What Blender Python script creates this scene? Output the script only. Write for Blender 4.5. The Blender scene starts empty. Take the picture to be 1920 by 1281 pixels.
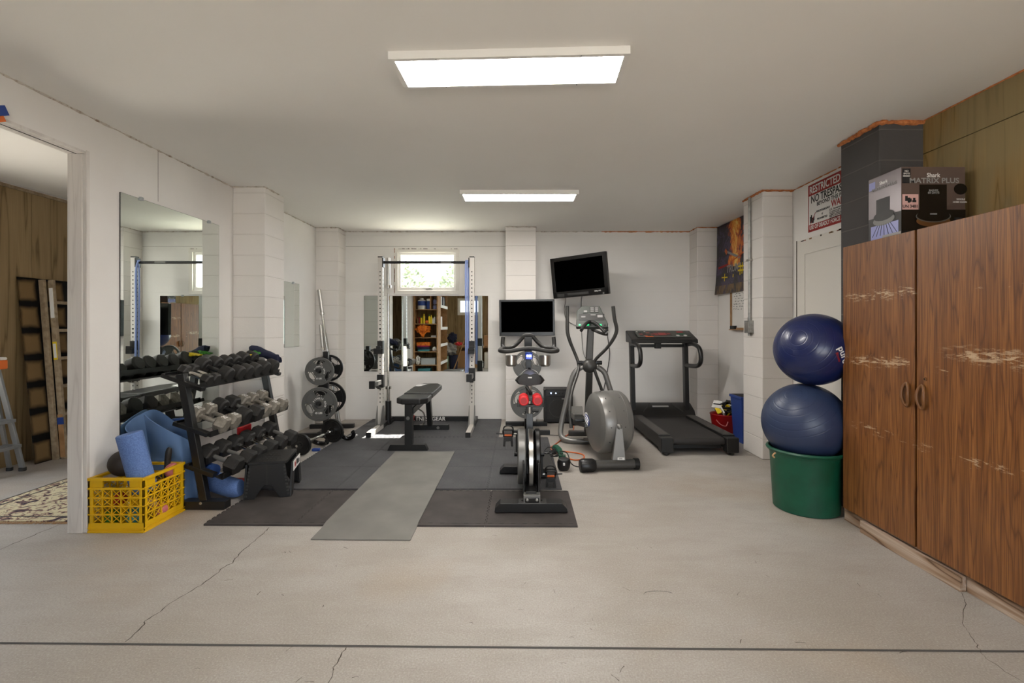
import bpy, bmesh, math, random
from mathutils import Vector, Matrix, Euler
random.seed(7)
C = bpy.context.scene.collection
PI = math.pi
V = Vector

# ---------------------------------------------------------------- materials
def lin(c):
    return tuple(((x/255)/12.92 if x/255 <= .04045 else ((x/255+.055)/1.055)**2.4) for x in c) + (1,)

MATS = {}
def mat(name, col, rough=.5, metal=0, noise=None, bump=None, emit=None, spec=.5, coat=0):
    m = bpy.data.materials.new(name); m.use_nodes = True
    nt = m.node_tree; N = nt.nodes; L = nt.links
    b = N['Principled BSDF']
    b.inputs['Base Color'].default_value = lin(col)
    b.inputs['Roughness'].default_value = rough
    b.inputs['Metallic'].default_value = metal
    b.inputs['Specular IOR Level'].default_value = spec
    b.inputs['Coat Weight'].default_value = coat
    if emit:
        b.inputs['Emission Color'].default_value = lin(emit[0]); b.inputs['Emission Strength'].default_value = emit[1]
    if noise or bump:
        tc = N.new('ShaderNodeTexCoord')
    if noise:      # (scale, second colour, contrast low, high)
        n = N.new('ShaderNodeTexNoise'); n.inputs['Scale'].default_value = noise[0]; n.inputs['Detail'].default_value = 6
        r = N.new('ShaderNodeValToRGB')
        r.color_ramp.elements[0].position = noise[2] if len(noise) > 2 else .35
        r.color_ramp.elements[1].position = noise[3] if len(noise) > 3 else .65
        r.color_ramp.elements[0].color = lin(col); r.color_ramp.elements[1].color = lin(noise[1])
        L.new(tc.outputs['Object'], n.inputs['Vector']); L.new(n.outputs['Fac'], r.inputs['Fac'])
        L.new(r.outputs['Color'], b.inputs['Base Color'])
    if bump:       # (scale, strength, distance)
        n2 = N.new('ShaderNodeTexNoise'); n2.inputs['Scale'].default_value = bump[0]; n2.inputs['Detail'].default_value = 4
        bm_ = N.new('ShaderNodeBump'); bm_.inputs['Strength'].default_value = bump[1]; bm_.inputs['Distance'].default_value = bump[2]
        L.new(tc.outputs['Object'], n2.inputs['Vector']); L.new(n2.outputs['Fac'], bm_.inputs['Height'])
        L.new(bm_.outputs['Normal'], b.inputs['Normal'])
    MATS[name] = m
    return m

class NT:
    """small wrapper for hand-made node materials"""
    def __init__(self, name, rough=.6, spec=.4):
        self.m = bpy.data.materials.new(name); self.m.use_nodes = True
        self.t = self.m.node_tree; self.b = self.t.nodes['Principled BSDF']
        self.b.inputs['Roughness'].default_value = rough
        self.b.inputs['Specular IOR Level'].default_value = spec
        MATS[name] = self.m
    def n(self, typ, **kw):
        x = self.t.nodes.new('ShaderNode'+typ)
        for k, v in kw.items():
            if k in x.inputs: x.inputs[k].default_value = v
            else: setattr(x, k, v)
        return x
    def l(self, a, b): self.t.links.new(a, b)
    def coord(self, scale=(1, 1, 1), loc=(0, 0, 0), rot=(0, 0, 0)):
        tc = self.n('TexCoord'); mp = self.n('Mapping')
        mp.inputs['Scale'].default_value = scale; mp.inputs['Location'].default_value = loc; mp.inputs['Rotation'].default_value = rot
        self.l(tc.outputs['Object'], mp.inputs['Vector']); return mp.outputs['Vector']
    def noise(self, vec, scale, detail=5, rough=.5, dist=0):
        x = self.n('TexNoise', Scale=scale, Detail=detail, Roughness=rough, Distortion=dist)
        self.l(vec, x.inputs['Vector']); return x.outputs['Fac']
    def ramp(self, fac, stops):
        r = self.n('ValToRGB'); e = r.color_ramp.elements
        while len(e) < len(stops): e.new(.5)
        for el, (p, c) in zip(e, stops):
            el.position = p; el.color = lin(c) if len(c) == 3 else c
        self.l(fac, r.inputs['Fac']); return r.outputs['Color']
    def mix(self, fac, a, b, blend='MIX'):
        x = self.n('Mix', data_type='RGBA', blend_type=blend)
        for s, v in ((x.inputs[0], fac), (x.inputs[6], a), (x.inputs[7], b)):
            if hasattr(v, 'node'): self.l(v, s)
            elif isinstance(v, (int, float)): s.default_value = v
            else: s.default_value = lin(v) if len(v) == 3 else v
        return x.outputs[2]
    def math(self, op, a, b=0.0, c=None):
        x = self.n('Math', operation=op)
        for s, v in zip(x.inputs, (a, b, c)):
            if v is None: continue
            if hasattr(v, 'node'): self.l(v, s)
            else: s.default_value = v
        return x.outputs[0]
    def sep(self, vec):
        x = self.n('SeparateXYZ'); self.l(vec, x.inputs[0]); return x.outputs
    def comb(self, x_, y_, z_):
        x = self.n('CombineXYZ')
        for s, v in zip(x.inputs, (x_, y_, z_)):
            if hasattr(v, 'node'): self.l(v, s)
            else: s.default_value = v
        return x.outputs[0]
    def bump(self, h, strength, dist):
        x = self.n('Bump', Strength=strength, Distance=dist); self.l(h, x.inputs['Height']); self.l(x.outputs['Normal'], self.b.inputs['Normal'])
    def color(self, c): self.l(c, self.b.inputs['Base Color'])

# ---------------------------------------------------------------- mesh building
def frame(d, up=None):
    d = V(d).normalized()
    u = V(up) if up else (V((0, 0, 1)) if abs(d.z) < .95 else V((0, 1, 0)))
    x = u.cross(d)
    if x.length < 1e-6: x = V((1, 0, 0)).cross(d)
    x.normalize(); y = d.cross(x)
    return x, y, d

def axis_matrix(p, d, up=None):
    x, y, z = frame(d, up)
    return Matrix(((x.x, y.x, z.x, p[0]), (x.y, y.y, z.y, p[1]), (x.z, y.z, z.z, p[2]), (0, 0, 0, 1)))

class MB:
    def __init__(self):
        self.bm = bmesh.new(); self.mats = []
    def mi(self, m):
        if isinstance(m, str): m = MATS[m]
        if m not in self.mats: self.mats.append(m)
        return self.mats.index(m)
    def face(self, vs, mi):
        try:
            f = self.bm.faces.new(vs); f.material_index = mi; return f
        except ValueError: return None
    def poly(self, pts, m):
        self.face([self.bm.verts.new(V(p)) for p in pts], self.mi(m)); return self
    def boxm(self, M, sx, sy, sz, m, taper=1.0, tapery=None):
        """box centred on M; top scaled by taper"""
        i = self.mi(m); ty = taper if tapery is None else tapery
        c = []
        for z, t, t2 in ((-.5, 1, 1), (.5, taper, ty)):
            for x, y in ((-.5, -.5), (.5, -.5), (.5, .5), (-.5, .5)):
                c.append(self.bm.verts.new(M @ V((x*sx*t, y*sy*t2, z*sz))))
        for q in ((3, 2, 1, 0), (4, 5, 6, 7), (0, 1, 5, 4), (1, 2, 6, 5), (2, 3, 7, 6), (3, 0, 4, 7)):
            self.face([c[k] for k in q], i)
        return self
    def box(self, x0, x1, y0, y1, z0, z1, m):
        return self.boxm(Matrix.Translation(((x0+x1)/2, (y0+y1)/2, (z0+z1)/2)), abs(x1-x0), abs(y1-y0), abs(z1-z0), m)
    def bar(self, p0, p1, w, h, m, up=None, taper=1.0):
        """rectangular bar p0->p1, w across, h along up"""
        p0 = V(p0); p1 = V(p1); M = axis_matrix((p0+p1)/2, p1-p0, up)
        return self.boxm(M, w, h, (p1-p0).length, m, taper)
    def cyl(self, p0, p1, r, m, r1=None, n=20, cap=True):
        p0 = V(p0); p1 = V(p1); M = axis_matrix(p0, p1-p0); h = (p1-p0).length
        r1 = r if r1 is None else r1
        prof = [(r, 0), (r1, h)]
        if cap: prof = [(0, 0)] + prof + [(0, h)]
        return self.lathe(prof, m, M, n)
    def lathe(self, prof, m, M=None, n=32, a0=0, phase=0):
        M = M or Matrix(); i = self.mi(m); rings = []
        for r, z in prof:
            if r < 1e-6: rings.append([self.bm.verts.new(M @ V((0, 0, z)))])
            else: rings.append([self.bm.verts.new(M @ V((r*math.cos(2*PI*k/n+phase), r*math.sin(2*PI*k/n+phase), z))) for k in range(n)])
        for a, b in zip(rings, rings[1:]):
            for k in range(n):
                k2 = (k+1) % n
                if len(a) == 1 and len(b) == 1: continue
                if len(a) == 1: self.face([a[0], b[k2], b[k]], i)
                elif len(b) == 1: self.face([a[k], a[k2], b[0]], i)
                else: self.face([a[k], a[k2], b[k2], b[k]], i)
        return self
    def sphere(self, c, r, m, n=32, scale=(1, 1, 1), R=None):
        k = n//2
        prof = [(math.sin(PI*j/k)*1.0, -math.cos(PI*j/k)) for j in range(k+1)]
        prof[0] = (0, -1); prof[-1] = (0, 1)
        M = Matrix.Translation(c) @ (R.to_matrix().to_4x4() if R else Matrix()) @ Matrix.Diagonal((r*scale[0], r*scale[1], r*scale[2], 1))
        return self.lathe(prof, m, M, n)
    def tube(self, pts, r, m, n=10, closed=False, res=0, cap=True, rx=None):
        """round tube along pts; res>0 smooths the path with Catmull-Rom; r may be a list"""
        P = [V(p) for p in pts]; rs = r if isinstance(r, (list, tuple)) else [r]*len(P)
        if res:
            Q = []; RR = []; cnt = len(P)
            segs = cnt if closed else cnt-1
            for s in range(segs):
                g = (lambda k: P[k % cnt]) if closed else (lambda k: P[max(0, min(cnt-1, k))])
                p0, p1, p2, p3 = g(s-1), g(s), g(s+1), g(s+2)
                for j in range(res):
                    t = j/res
                    Q.append(.5*((2*p1)+(p2-p0)*t+(2*p0-5*p1+4*p2-p3)*t*t+(3*p1-p0-3*p2+p3)*t**3))
                    RR.append(rs[s % cnt]*(1-t)+rs[(s+1) % cnt]*t)
            if not closed: Q.append(P[-1]); RR.append(rs[-1])
            P, rs = Q, RR
        i = self.mi(m); cnt = len(P); rings = []; prevx = None
        for k in range(cnt):
            d = (P[(k+1) % cnt]-P[k-1]) if closed else (P[min(k+1, cnt-1)]-P[max(k-1, 0)])
            if d.length < 1e-9: d = V((0, 0, 1))
            d.normalize()
            if prevx is None: x, y, _ = frame(d)
            else:
                x = prevx-d*prevx.dot(d)
                if x.length < 1e-6: x = frame(d)[0]
                x.normalize(); y = d.cross(x)
            prevx = x
            ry = rs[k]; rxx = rx if rx else ry
            rings.append([self.bm.verts.new(P[k]+x*(rxx*math.cos(2*PI*j/n))+y*(ry*math.sin(2*PI*j/n))) for j in range(n)])
        pairs = list(zip(rings, rings[1:]))
        if closed: pairs.append((rings[-1], rings[0]))
        for a, b in pairs:
            for j in range(n): self.face([a[j], a[(j+1) % n], b[(j+1) % n], b[j]], i)
        if cap and not closed:
            self.face(rings[0][::-1], i); self.face(rings[-1], i)
        return self
    def prism(self, out, h, m, M=None, m_side=None):
        """extrude 2-D outline (CCW) from z=0 to z=h"""
        M = M or Matrix(); i = self.mi(m); j = self.mi(m_side) if m_side else i
        a = [self.bm.verts.new(M @ V((x, y, 0))) for x, y in out]
        b = [self.bm.verts.new(M @ V((x, y, h))) for x, y in out]
        self.face(a[::-1], i); self.face(b, i)
        for k in range(len(out)):
            k2 = (k+1) % len(out); self.face([a[k], a[k2], b[k2], b[k]], j)
        return self
    def grid(self, f, nu, nv, m, thick=0, closed_u=False):
        """surface f(u,v)->point; thick offsets a second skin"""
        i = self.mi(m)
        P = [[V(f(u/nu, v/nv)) for v in range(nv+1)] for u in range(nu+1)]
        def skin(Q, flip):
            vs = [[self.bm.verts.new(p) for p in row] for row in Q]
            for u in range(nu):
                for v in range(nv):
                    q = [vs[u][v], vs[u+1][v], vs[u+1][v+1], vs[u][v+1]]
                    self.face(q[::-1] if flip else q, i)
            return vs
        A = skin(P, False)
        if thick:
            Q = []
            for u in range(nu+1):
                row = []
                for v in range(nv+1):
                    du = P[min(u+1, nu)][v]-P[max(u-1, 0)][v]; dv = P[u][min(v+1, nv)]-P[u][max(v-1, 0)]
                    nn = du.cross(dv); nn = nn.normalized() if nn.length > 1e-12 else V((0, 0, 1))
                    row.append(P[u][v]-nn*thick)
                Q.append(row)
            B = skin(Q, True)
            for u in range(nu):
                self.face([A[u+1][0], A[u][0], B[u][0], B[u+1][0]], i); self.face([A[u][nv], A[u+1][nv], B[u+1][nv], B[u][nv]], i)
            for v in range(nv):
                self.face([A[0][v], A[0][v+1], B[0][v+1], B[0][v]], i); self.face([A[nu][v+1], A[nu][v], B[nu][v], B[nu][v+1]], i)
        return self
    def ribbon(self, pts, w, z, m):
        """flat strip on the floor following pts (x, y)"""
        i = self.mi(m); L_ = []; 
        for k, p in enumerate(pts):
            a = V(pts[max(k-1, 0)]); b = V(pts[min(k+1, len(pts)-1)]); d = (b-a).normalized(); nrm = V((-d.y, d.x))
            ww = w*(.5+random.random()*.9) if w < .008 else w
            L_.append((self.bm.verts.new((p[0]+nrm.x*ww/2, p[1]+nrm.y*ww/2, z)), self.bm.verts.new((p[0]-nrm.x*ww/2, p[1]-nrm.y*ww/2, z))))
        for a, b in zip(L_, L_[1:]): self.face([a[1], b[1], b[0], a[0]], i)
        return self
    def text(self, s, size, pos, xd, up, m, align='CENTER', depth=.0004, sx=1.0, shear=0.0, bold=.022):
        cu = bpy.data.curves.new('lettering', 'FONT'); cu.body = s; cu.size = size; cu.align_x = align; cu.align_y = 'CENTER'
        cu.extrude = depth; cu.resolution_u = 3; cu.offset = size*bold; cu.shear = shear
        o = bpy.data.objects.new('lettering', cu); C.objects.link(o)
        dg = bpy.context.evaluated_depsgraph_get(); me = bpy.data.meshes.new_from_object(o.evaluated_get(dg))
        bpy.data.objects.remove(o); bpy.data.curves.remove(cu)
        x = V(xd).normalized(); y = V(up).normalized(); z = x.cross(y).normalized(); y = z.cross(x)
        M = Matrix(((x.x, y.x, z.x, pos[0]), (x.y, y.y, z.y, pos[1]), (x.z, y.z, z.z, pos[2]), (0, 0, 0, 1))) @ Matrix.Diagonal((sx, 1, 1, 1))
        i = self.mi(m); base = len(self.bm.verts)
        n0 = len(self.bm.faces)
        me.transform(M); self.bm.from_mesh(me)
        self.bm.faces.ensure_lookup_table()
        for f in self.bm.faces[n0:]: f.material_index = i
        bpy.data.meshes.remove(me)
        return self
    def arc_text(self, s, size, c, r, xd, up, m, mid=PI/2, step=None):
        """letters set around an arc of radius r"""
        x = V(xd).normalized(); y = V(up).normalized(); step = step or size*.72/r
        a = mid+step*(len(s)-1)/2
        for ch in s:
            if ch != ' ':
                rad = x*math.cos(a)+y*math.sin(a); tan = x*math.sin(a)-y*math.cos(a)
                self.text(ch, size, V(c)+rad*r, tan, rad, m, depth=.0015)
            a -= step
        return self
    def mesh(self, name, inv=None, bevel=0, angle=35):
        bm = self.bm
        if inv is not None: bm.transform(inv)
        bmesh.ops.recalc_face_normals(bm, faces=bm.faces)
        me = bpy.data.meshes.new(name); bm.to_mesh(me); bm.free()
        for m in self.mats: me.materials.append(m)
        for p in me.polygons: p.use_smooth = True
        me.set_sharp_from_angle(angle=math.radians(angle))
        return me

ROOT = {}
def link(name, data): 
    o = bpy.data.objects.new(name, data); C.objects.link(o); return o

def bev(o, w, seg=2):
    if w:
        b = o.modifiers.new('edge', 'BEVEL'); b.width = w; b.segments = seg; b.limit_method = 'ANGLE'; b.angle_limit = math.radians(40)
        b.harden_normals = True

def props(o, label, cat, group=None):
    o['label'] = label; o['category'] = cat
    if group: o['group'] = group

def thing(name, label, cat, loc=(0, 0, 0), rot=(0, 0, 0), group=None):
    o = link(name, None); o.location = loc; o.rotation_euler = rot; o.empty_display_size = .05
    props(o, label, cat, group)
    ROOT[o.name] = (Matrix.Translation(loc) @ Euler(rot).to_matrix().to_4x4()).inverted()
    return o

def root_of(o):
    while o.parent: o = o.parent
    return o

def part(name, mb, parent, bevel=0, local=False, label=None, angle=35):
    inv = None if local else ROOT[root_of(parent).name]
    me = mb if isinstance(mb, bpy.types.Mesh) else mb.mesh(name, inv, angle=angle)
    o = link(name, me); o.parent = parent; bev(o, bevel)
    if label: o['label'] = label
    return o

def single(name, mb, label, cat, loc=(0, 0, 0), bevel=0, group=None, rot=(0, 0, 0), local=False, angle=35):
    M = Matrix.Translation(loc) @ Euler(rot).to_matrix().to_4x4()
    me = mb if isinstance(mb, bpy.types.Mesh) else mb.mesh(name, None if local else M.inverted(), angle=angle)
    o = link(name, me); o.location = loc; o.rotation_euler = rot; bev(o, bevel); props(o, label, cat, group)
    ROOT[o.name] = M.inverted()
    return o

def struct(name, mb, bevel=0, parent=None):
    o = link(name, mb.mesh(name)); bev(o, bevel)
    if parent: o.parent = parent
    else: o['kind'] = 'structure'
    ROOT[o.name] = Matrix()
    return o

def kids(o): return list(o.children)
def copy_thing(src, loc, rot=None, label=None):
    r = src.copy(); C.objects.link(r); r.location = loc
    if rot is not None: r.rotation_euler = rot
    if label: r['label'] = label
    for ch in kids(src):
        c = ch.copy(); C.objects.link(c); c.parent = r
        for g in kids(ch):
            d = g.copy(); C.objects.link(d); d.parent = c
    return r
# ---------------------------------------------------------------- the place's materials
mat('black_metal', (22, 22, 22), .42, .0, spec=.5)
mat('black_paint', (20, 19, 19), .35)
mat('black_plastic', (22, 21, 21), .5)
mat('black_gloss', (8, 8, 9), .18)
mat('black_rubber', (30, 29, 28), .55, noise=(60, (40, 38, 36)))
mat('rail_grey', (78, 74, 71), .5, bump=(200, .3, .002))
mat('dark_grey', (52, 51, 50), .5)
mat('grey_metal', (112, 111, 108), .42, .35)
mat('grey_iron', (118, 112, 102), .55, .3, noise=(30, (150, 144, 134)))
mat('plate_grey', (92, 92, 90), .48, .25, bump=(120, .15, .002))
mat('plate_black', (24, 24, 24), .35, .2)
mat('chrome', (215, 213, 208), .14, 1)
mat('steel', (185, 183, 178), .3, 1)
mat('galvanized', (150, 150, 147), .45, .8, noise=(25, (178, 178, 175)))
mat('white_metal', (202, 197, 190), .4)
mat('hole_dark', (14, 13, 12), .8)
mat('white_paint', (226, 222, 214), .55, bump=(60, .12, .004))
mat('white_plastic', (232, 230, 225), .4)
mat('white_print', (225, 223, 220), .6)
mat('grey_print', (150, 148, 146), .6)
mat('black_print', (25, 24, 26), .6)
mat('red_print', (150, 28, 24), .6)
mat('red_rubber', (205, 28, 36), .45)
mat('red_plastic', (165, 16, 20), .45)
mat('orange_cord', (205, 96, 30), .5)
mat('orange_plastic', (224, 112, 48), .5)
mat('orange_cloth', (226, 122, 16), .8, noise=(18, (180, 80, 8)), bump=(20, .6, .02))
mat('foam_orange', (206, 130, 76), .9, noise=(40, (168, 98, 54)), bump=(60, .8, .01))
mat('foam_white', (206, 198, 188), .9, noise=(30, (140, 118, 100), .5, .72), bump=(60, .8, .01))
mat('yellow_plastic', (226, 178, 12), .45)
mat('yellow', (226, 196, 20), .5)
mat('blue_plastic', (36, 66, 140), .5)
mat('blue_foam', (84, 112, 168), .75, noise=(140, (104, 134, 190)), bump=(200, .4, .003))
mat('mat_blue', (92, 122, 164), .8, bump=(300, .3, .002))
mat('navy_foam', (34, 66, 124), .7, bump=(200, .3, .003))
mat('blue_band', (128, 146, 198), .55)
mat('green_plastic', (8, 68, 48), .42, noise=(8, (11, 80, 57)))
mat('green', (58, 128, 40), .6)
mat('teal', (60, 132, 138), .6)
mat('navy_cloth', (30, 34, 58), .9)
mat('purple_cloth', (150, 30, 70), .9)
mat('brown_rubber', (50, 43, 38), .6)
mat('pink', (196, 110, 110), .6)
mat('saddle', (28, 27, 27), .42)
mat('screen', (1, 1, 1), .6, spec=.0)
mat('tv_black', (16, 16, 17), .3)
mat('display_blue', (40, 60, 200), .3, emit=((70, 90, 255), .5))
mat('display_white', (220, 225, 255), .3, emit=((225, 230, 255), 4))
mat('led_blue', (150, 190, 255), .3, emit=((170, 205, 255), 3))
mat('led_green', (50, 220, 130), .3, emit=((60, 230, 140), .35))
mat('led_red', (118, 26, 22), .3, emit=((190, 24, 20), .06))
mat('amber', (200, 90, 20), .3)
mat('panel_light', (255, 255, 255), .4, emit=((255, 250, 243), 20))
mat('panel_frame', (236, 234, 230), .35)
mat('elliptical_grey', (126, 124, 121), .36, .45)
mat('elliptical_dark', (74, 73, 71), .4, .4)
mat('console_grey', (72, 76, 72), .5)
mat('belt', (40, 37, 36), .6, bump=(250, .2, .001))
mat('tread_black', (27, 26, 25), .42)
mat('ball_blue', (22, 33, 78), .3, coat=.1)
mat('ball_grey_blue', (46, 58, 86), .4, noise=(3, (38, 50, 80)))
mat('cardboard', (172, 132, 92), .85)
mat('box_mauve', (96, 80, 74), .3)
mat('box_black', (20, 16, 16), .22)
mat('box_lilac', (136, 140, 190), .3)
mat('box_silver', (120, 112, 114), .28, .3)
mat('label_pink', (214, 170, 164), .5)
mat('pale_green', (150, 186, 160), .5)
mat('light_wood', (176, 140, 100), .7, noise=(14, (150, 112, 74)))
mat('shelf_wood', (178, 136, 92), .7, noise=(9, (150, 110, 70)))
mat('handle_brown', (112, 72, 36), .4)
mat('old_wood', (134, 116, 92), .8, noise=(20, (164, 146, 120)))
mat('aluminium', (160, 162, 163), .35, .7)
mat('leaf', (96, 140, 60), .6)
mat('bark', (150, 140, 125), .8)
mat('bounce_drive', (196, 190, 180), .85, noise=(2, (178, 172, 162)))
mat('ground_pale', (205, 205, 190), .9)  # ground outside whitened so sun bounces up through the window
mat('crack', (70, 62, 54), .9)
mat('saw_cut', (72, 70, 68), .9)
mat('clear_plastic', (170, 175, 178), .3)
mat('caster_black', (15, 15, 16), .4)
mat('wall_line', (150, 146, 140), .5)  # thin grey line drawn on the walls
mat('peel', (150, 96, 70), .9)

# mirror silver
m = mat('mirror_silver', (234, 240, 236), 0.0, 1)
m.node_tree.nodes['Principled BSDF'].inputs['Roughness'].default_value = .004

# window glass
g = NT('window_glass')
tr = g.n('BsdfTransparent'); gl = g.n('BsdfGlossy', Roughness=.02); mx = g.n('MixShader'); mx.inputs[0].default_value = .06
g.l(tr.outputs[0], mx.inputs[1]); g.l(gl.outputs[0], mx.inputs[2]); g.l(mx.outputs[0], g.t.nodes['Material Output'].inputs['Surface'])

# painted concrete block: mortar joints from world position
def block_material(name, col, joint, strength, rough=.6, colour_joint=.0, noise_amt=None, zoff=.0):
    w = NT(name, rough)
    tc = w.n('TexCoord'); s = w.sep(tc.outputs['Object'])
    u = w.math('ADD', s[0], s[1]); vec = w.comb(u, w.math('ADD', s[2], zoff), 0.0)
    br = w.n('TexBrick', offset=.5, Scale=1.0)
    br.inputs['Mortar Size'].default_value = .006; br.inputs['Mortar Smooth'].default_value = .6
    br.inputs['Brick Width'].default_value = 60.0; br.inputs['Row Height'].default_value = .203
    w.l(vec, br.inputs['Vector'])
    n1 = w.noise(tc.outputs['Object'], 60, 5); n2 = w.noise(tc.outputs['Object'], 2.2, 4)
    base = w.mix(n2, col, noise_amt or tuple(max(0, c-9) for c in col))
    base = w.mix(w.math('MULTIPLY', br.outputs['Fac'], colour_joint), base, joint)
    w.color(base)
    h = w.math('ADD', w.math('MULTIPLY', br.outputs['Fac'], -1.0), w.math('MULTIPLY', n1, .35))
    w.bump(h, strength, .006)
    return w.m
block_material('block_white', (232, 227, 222), (178, 170, 162), .55, colour_joint=.22)
block_material('block_soft', (234, 231, 227), (204, 198, 190), .12, colour_joint=.06)
block_material('block_black', (84, 81, 80), (118, 114, 108), .5, .75, colour_joint=.35, noise_amt=(64, 61, 61))

w = NT('wall_white', .6); v = w.coord()
w.color(w.ramp(w.noise(v, 1.4, 5), [(.3, (230, 226, 222)), (.7, (237, 235, 232))]))
w.bump(w.noise(v, 45, 5), .12, .006)
w = NT('ceiling_white', .75); v = w.coord()
w.color(w.ramp(w.noise(v, .9, 4), [(.3, (238, 235, 230)), (.7, (242, 240, 236))]))
w.bump(w.noise(v, 90, 3), .06, .003)

# concrete slab
w = NT('concrete', .55, .35); v = w.coord()
a = w.noise(v, .75, 6, .6); b_ = w.noise(w.coord((1.0, 3.2, 1), (3, 1, 0)), 2.1, 8, .65); c_ = w.noise(v, 26, 8, .7)
col = w.ramp(a, [(.32, (153, 145, 136)), (.5, (166, 160, 153)), (.68, (177, 173, 167))])
col = w.mix(w.math('MULTIPLY', w.ramp(b_, [(.44, (0, 0, 0)), (.72, (255, 255, 255))]), .6), col, (150, 142, 133))
st = w.noise(w.coord((.8, .8, 1), (7.3, 2.2, 0)), 1.05, 4, .5)
col = w.mix(w.math('MULTIPLY', w.ramp(st, [(.55, (0, 0, 0)), (.75, (255, 255, 255))]), .55), col, (160, 138, 112))
col = w.mix(w.ramp(c_, [(.35, (70, 70, 70)), (.65, (0, 0, 0))]), col, (136, 128, 120))
sp = w.n('TexVoronoi', Scale=38.0); w.l(v, sp.inputs['Vector'])
col = w.mix(w.math('MULTIPLY', w.math('LESS_THAN', sp.outputs['Distance'], .035), .55), col, (104, 94, 84))
gr_ = w.noise(v, 130, 4, .7); col = w.mix(w.math('MULTIPLY', w.ramp(gr_, [(.38, (255, 255, 255)), (.52, (0, 0, 0))]), .30), col, (118, 110, 102)); col = w.mix(w.math('MULTIPLY', w.ramp(gr_, [(.55, (0, 0, 0)), (.68, (255, 255, 255))]), .35), col, (206, 202, 196))
w.color(col); w.bump(w.math('ADD', w.math('ADD', c_, gr_), w.noise(v, 8, 4)), .12, .004)
w.l(w.math('ADD', w.math('MULTIPLY', a, .25), .42), w.b.inputs['Roughness'])

# wood
def grain(name, dark, mid, light, axis, rough=.5, freq=9.0, rings=6.0, spec=.35, distort=2.2):
    """plain-sawn boards: grain runs along axis"""
    w = NT(name, rough, spec)
    sc = [freq]*3; sc[axis] = freq*.07
    v = w.coord(tuple(sc))
    n1 = w.noise(v, 1.0, 3, .5, .3)
    wv = w.math('FRACT', w.math('MULTIPLY', n1, rings))
    wv = w.math('ABSOLUTE', w.math('SUBTRACT', wv, .5))
    fs = [160]*3; fs[axis] = 3
    fine = w.noise(w.coord(tuple(fs)), 1.0, 3)
    col = w.ramp(wv, [(.0, dark), (.12, mid), (.5, light)])
    col = w.mix(w.ramp(fine, [(.4, (120, 120, 120)), (.62, (0, 0, 0))]), col, dark)
    w.bump(fine, .08, .002)
    return w, col

w = NT('cabinet_wood', .36, .45)
v = w.coord((9.5, 9.5, .62)); n1 = w.noise(v, 1.0, 2, .45, .25)
wv = w.math('ABSOLUTE', w.math('SUBTRACT', w.math('FRACT', w.math('MULTIPLY', n1, 13.0)), .5))
fine = w.noise(w.coord((230, 230, 3.2)), 1.0, 4, .6); broad = w.noise(w.coord((22, 22, .5)), 1.0, 3)
col = w.ramp(broad, [(.35, (124, 79, 39)), (.65, (147, 97, 51))])
col = w.mix(w.math('MULTIPLY', w.ramp(wv, [(.0, (255, 255, 255)), (.10, (150, 150, 150)), (.24, (0, 0, 0))]), .75), col, (78, 43, 22))
col = w.mix(w.math('MULTIPLY', w.ramp(fine, [(.40, (255, 255, 255)), (.56, (0, 0, 0))]), .75), col, (86, 49, 27))
w.bump(fine, .06, .002)
# worn bands where something rubbed the doors, at their own heights
tc = w.n('TexCoord'); s = w.sep(tc.outputs['Object'])
rub = None
sn = w.noise(w.coord((1, 3.5, 16), (0, 0, 0), (.35, 0, 0)), 3.2, 8, .75, .6)
sn2 = w.noise(w.coord((1, 9, 60), (0, 2, 0), (-.5, 0, 0)), 1.6, 6, .7, .3)
for zc, hw, slope, y0, y1, thr in tuple((q[0], q[1], q[2], q[3]-2.6, q[4]-2.6, q[5]) for q in ((1.53, .05, .0, 2.62, 3.3, .535), (1.135, .05, .05, 2.66, 3.3, .53), (1.19, .06, -.02, 1.6, 2.52, .515), (1.10, .035, .0, 2.42, 2.62, .545), (.67, .055, -.04, 2.5, 3.3, .575), (.66, .05, .05, 1.6, 2.5, .565), (1.52, .03, 0, 1.7, 2.5, .62))):
    zz = w.math('ADD', s[2], w.math('MULTIPLY', w.math('SUBTRACT', s[1], -.1), slope))
    band = w.math('SUBTRACT', 1.0, w.math('MULTIPLY', w.math('ABSOLUTE', w.math('SUBTRACT', zz, zc)), 1/hw))
    band = w.math('MAXIMUM', band, 0.0)
    band = w.math('MULTIPLY', w.math('POWER', band, .6), w.math('MULTIPLY', w.math('GREATER_THAN', s[1], y0), w.math('MINIMUM', w.math('MAXIMUM', w.math('MULTIPLY', w.math('SUBTRACT', y1, s[1]), 5.0), 0.0), 1.0)))
    mk = w.math('MULTIPLY', band, w.ramp(w.math('SUBTRACT', w.math('ADD', w.math('ADD', w.math('MULTIPLY', sn, .55), w.math('MULTIPLY', sn2, .45)), w.math('MULTIPLY', w.math('SUBTRACT', band, 1.0), .12))  , thr-.045), [(.0, (0, 0, 0)), (.035, (255, 255, 255))]))
    rub = mk if rub is None else w.math('MAXIMUM', rub, mk)
w.color(w.mix(w.math('MULTIPLY', rub, .7), col, (206, 182, 150)))

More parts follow.
